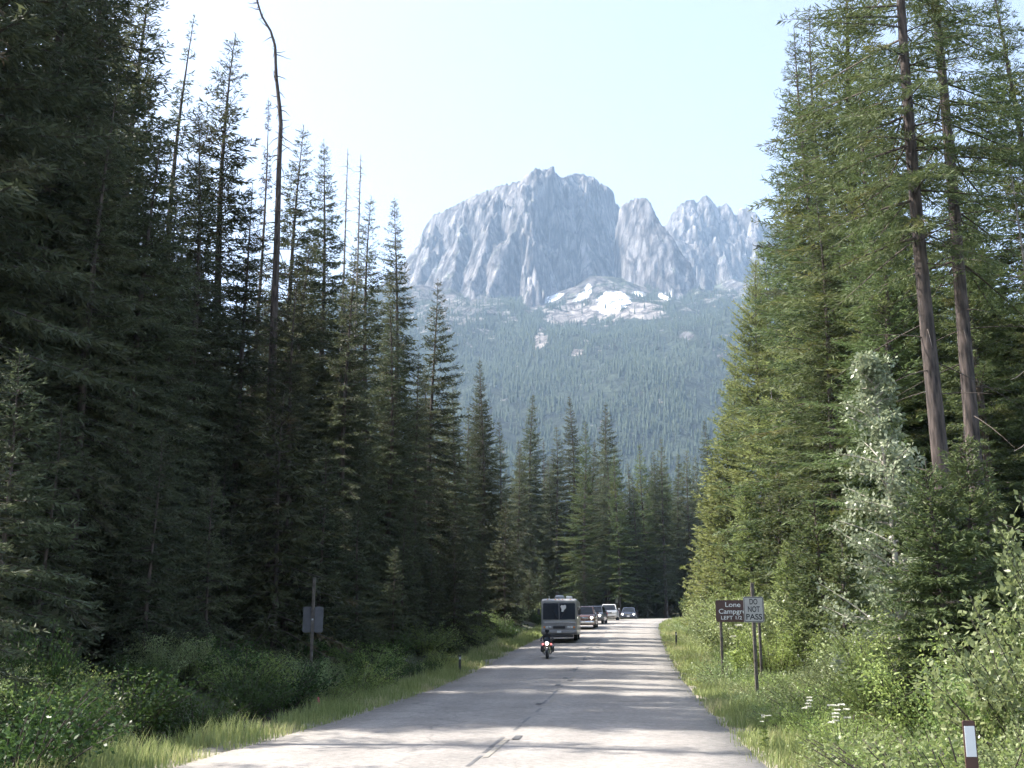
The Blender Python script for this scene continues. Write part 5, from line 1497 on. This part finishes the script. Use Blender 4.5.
pel = jv((0, .34, .88), (.165, .13)); ab = jv((0, .33, 1.06), (.15, .12), pel); ch = jv((0, .26, 1.26), (.175, .12), ab); nk0 = jv((0, .22, 1.42), (.10, .08), ch); nk = jv((0, .19, 1.50), .058, nk0); hd = jv((0, .16, 1.60), (.075, .09), nk); jv((0, .15, 1.70), (.065, .08), hd)
for sx in (-1, 1):
    sh_ = jv((sx * .19, .24, 1.38), .075, nk0); el_ = jv((sx * .37, .02, 1.20), .05, sh_); wr = jv((sx * .37, -.20, 1.12), .034, el_); pm_ = jv((sx * .365, -.275, 1.095), (.042, .028), wr)
    for k, (fx, fl) in enumerate(((-.033, .9), (-.012, 1.0), (.010, .95), (.031, .78))):
        a_ = jv((sx * .365 + fx, -.315, 1.092), .011, pm_); b_ = jv((sx * .365 + fx, -.315 - .022 * fl, 1.062), .010, a_); jv((sx * .365 + fx, -.318, 1.062 - .026 * fl), .009, b_)
    a_ = jv((sx * (.365 - .045), -.28, 1.07), .012, pm_); jv((sx * (.365 - .05), -.262, 1.04), .010, a_)
    hp = jv((sx * .11, .30, .84), .10, pel); kn = jv((sx * .24, -.16, .74), .068, hp); an = jv((sx * .25, -.10, .42), .047, kn); he = jv((sx * .25, -.14, .385), .045, an); jv((sx * .26, -.34, .39), .036, he)
skin_body('body', V_, E_, R_, mat('dark_riding_clothes', (0.03, 0.032, 0.036), .75, var=.2, scale=12), rd)
bm = bmesh.new(); bmesh.ops.create_uvsphere(bm, u_segments=20, v_segments=14, radius=.145)
for v in bm.verts: v.co = Vector((v.co.x * .92, v.co.y * 1.08 + .15, v.co.z * 1.0 + 1.645))
hl = obj('helmet', bm, mblk, rd, 60)
bm = bmesh.new()
rings = []
for zz, rr_ in ((1.60, .150), (1.645, .152), (1.69, .148)):
    rings.append([(rr_ * .93 * math.sin(t), .15 - rr_ * 1.08 * math.cos(t), zz) for t in np.radians(np.linspace(-62, 62, 9))] + [((rr_ - .006) * .93 * math.sin(t), .15 - (rr_ - .006) * 1.08 * math.cos(t), zz) for t in np.radians(np.linspace(62, -62, 9))])
loft(bm, rings); obj('visor', bm, M['glass'], hl, 50)

# ------------------------------------------------------------------ air
bm = bmesh.new(); box(bm, (500, 2300, 813), (7000, 7400, 1800))
hz = obj('haze', bm, [], None)
hm_ = bpy.data.materials.new('haze'); hm_.use_nodes = True
nt = hm_.node_tree; nt.nodes.remove(nt.nodes['Principled BSDF'])
pv = nt.nodes.new('ShaderNodeVolumePrincipled'); pv.inputs['Color'].default_value = (0.50, 0.72, 1.0, 1); pv.inputs['Density'].default_value = 0.0001; pv.inputs['Anisotropy'].default_value = 0.0
nt.links.new(pv.outputs[0], nt.nodes['Material Output'].inputs['Volume'])
hz.data.materials.append(hm_)
tag(hz, 'pale summer haze between the road and the mountain', 'haze', kind='stuff')

# ------------------------------------------------------------------ light
SEL, SAZ = math.radians(52), math.radians(-78)   # azimuth from +Y, clockwise
sd = Vector((math.sin(SAZ) * math.cos(SEL), math.cos(SAZ) * math.cos(SEL), math.sin(SEL)))
sun = bpy.data.lights.new('sun', 'SUN'); sun.energy = 5.0; sun.angle = math.radians(0.53); sun.color = (1.0, 0.94, 0.86)
so = link(bpy.data.objects.new('sun', sun)); so.rotation_euler = sd.to_track_quat('Z', 'Y').to_euler(); so.location = (-30, 0, 60)
w = bpy.data.worlds.new('World'); S.world = w; w.use_nodes = True
nt = w.node_tree; sk = nt.nodes.new('ShaderNodeTexSky'); sk.sky_type = 'NISHITA'; sk.sun_disc = False
sk.sun_elevation = SEL; sk.sun_rotation = SAZ; sk.altitude = 900; sk.air_density = 0.75; sk.dust_density = 4.0; sk.ozone_density = 1.0
hs = nt.nodes.new('ShaderNodeHueSaturation'); hs.inputs['Saturation'].default_value = 0.72
nt.links.new(sk.outputs[0], hs.inputs['Color']); nt.links.new(hs.outputs[0], nt.nodes['Background'].inputs[0]); nt.nodes['Background'].inputs[1].default_value = 0.15

cam = bpy.data.cameras.new('camera'); cam.sensor_width = 36; cam.lens = F / W * 36; cam.clip_end = 20000; cam.clip_start = 0.1
co = link(bpy.data.objects.new('camera', cam)); co.location = CAM; co.rotation_euler = (PI / 2 + PITCH, 0, 0); S.camera = co
S.render.engine = 'CYCLES'
S.view_settings.view_transform = 'Standard'; S.view_settings.look = 'None'; S.view_settings.exposure = 1.65; S.view_settings.gamma = 1; S.view_settings.use_curve_mapping = False
S.cycles.use_denoising = True
S.cycles.max_bounces = 6; S.cycles.diffuse_bounces = 4; S.cycles.glossy_bounces = 2; S.cycles.transmission_bounces = 4; S.cycles.volume_bounces = 0; S.cycles.transparent_max_bounces = 4
S.cycles.use_adaptive_sampling = True; S.cycles.adaptive_threshold = 0.03
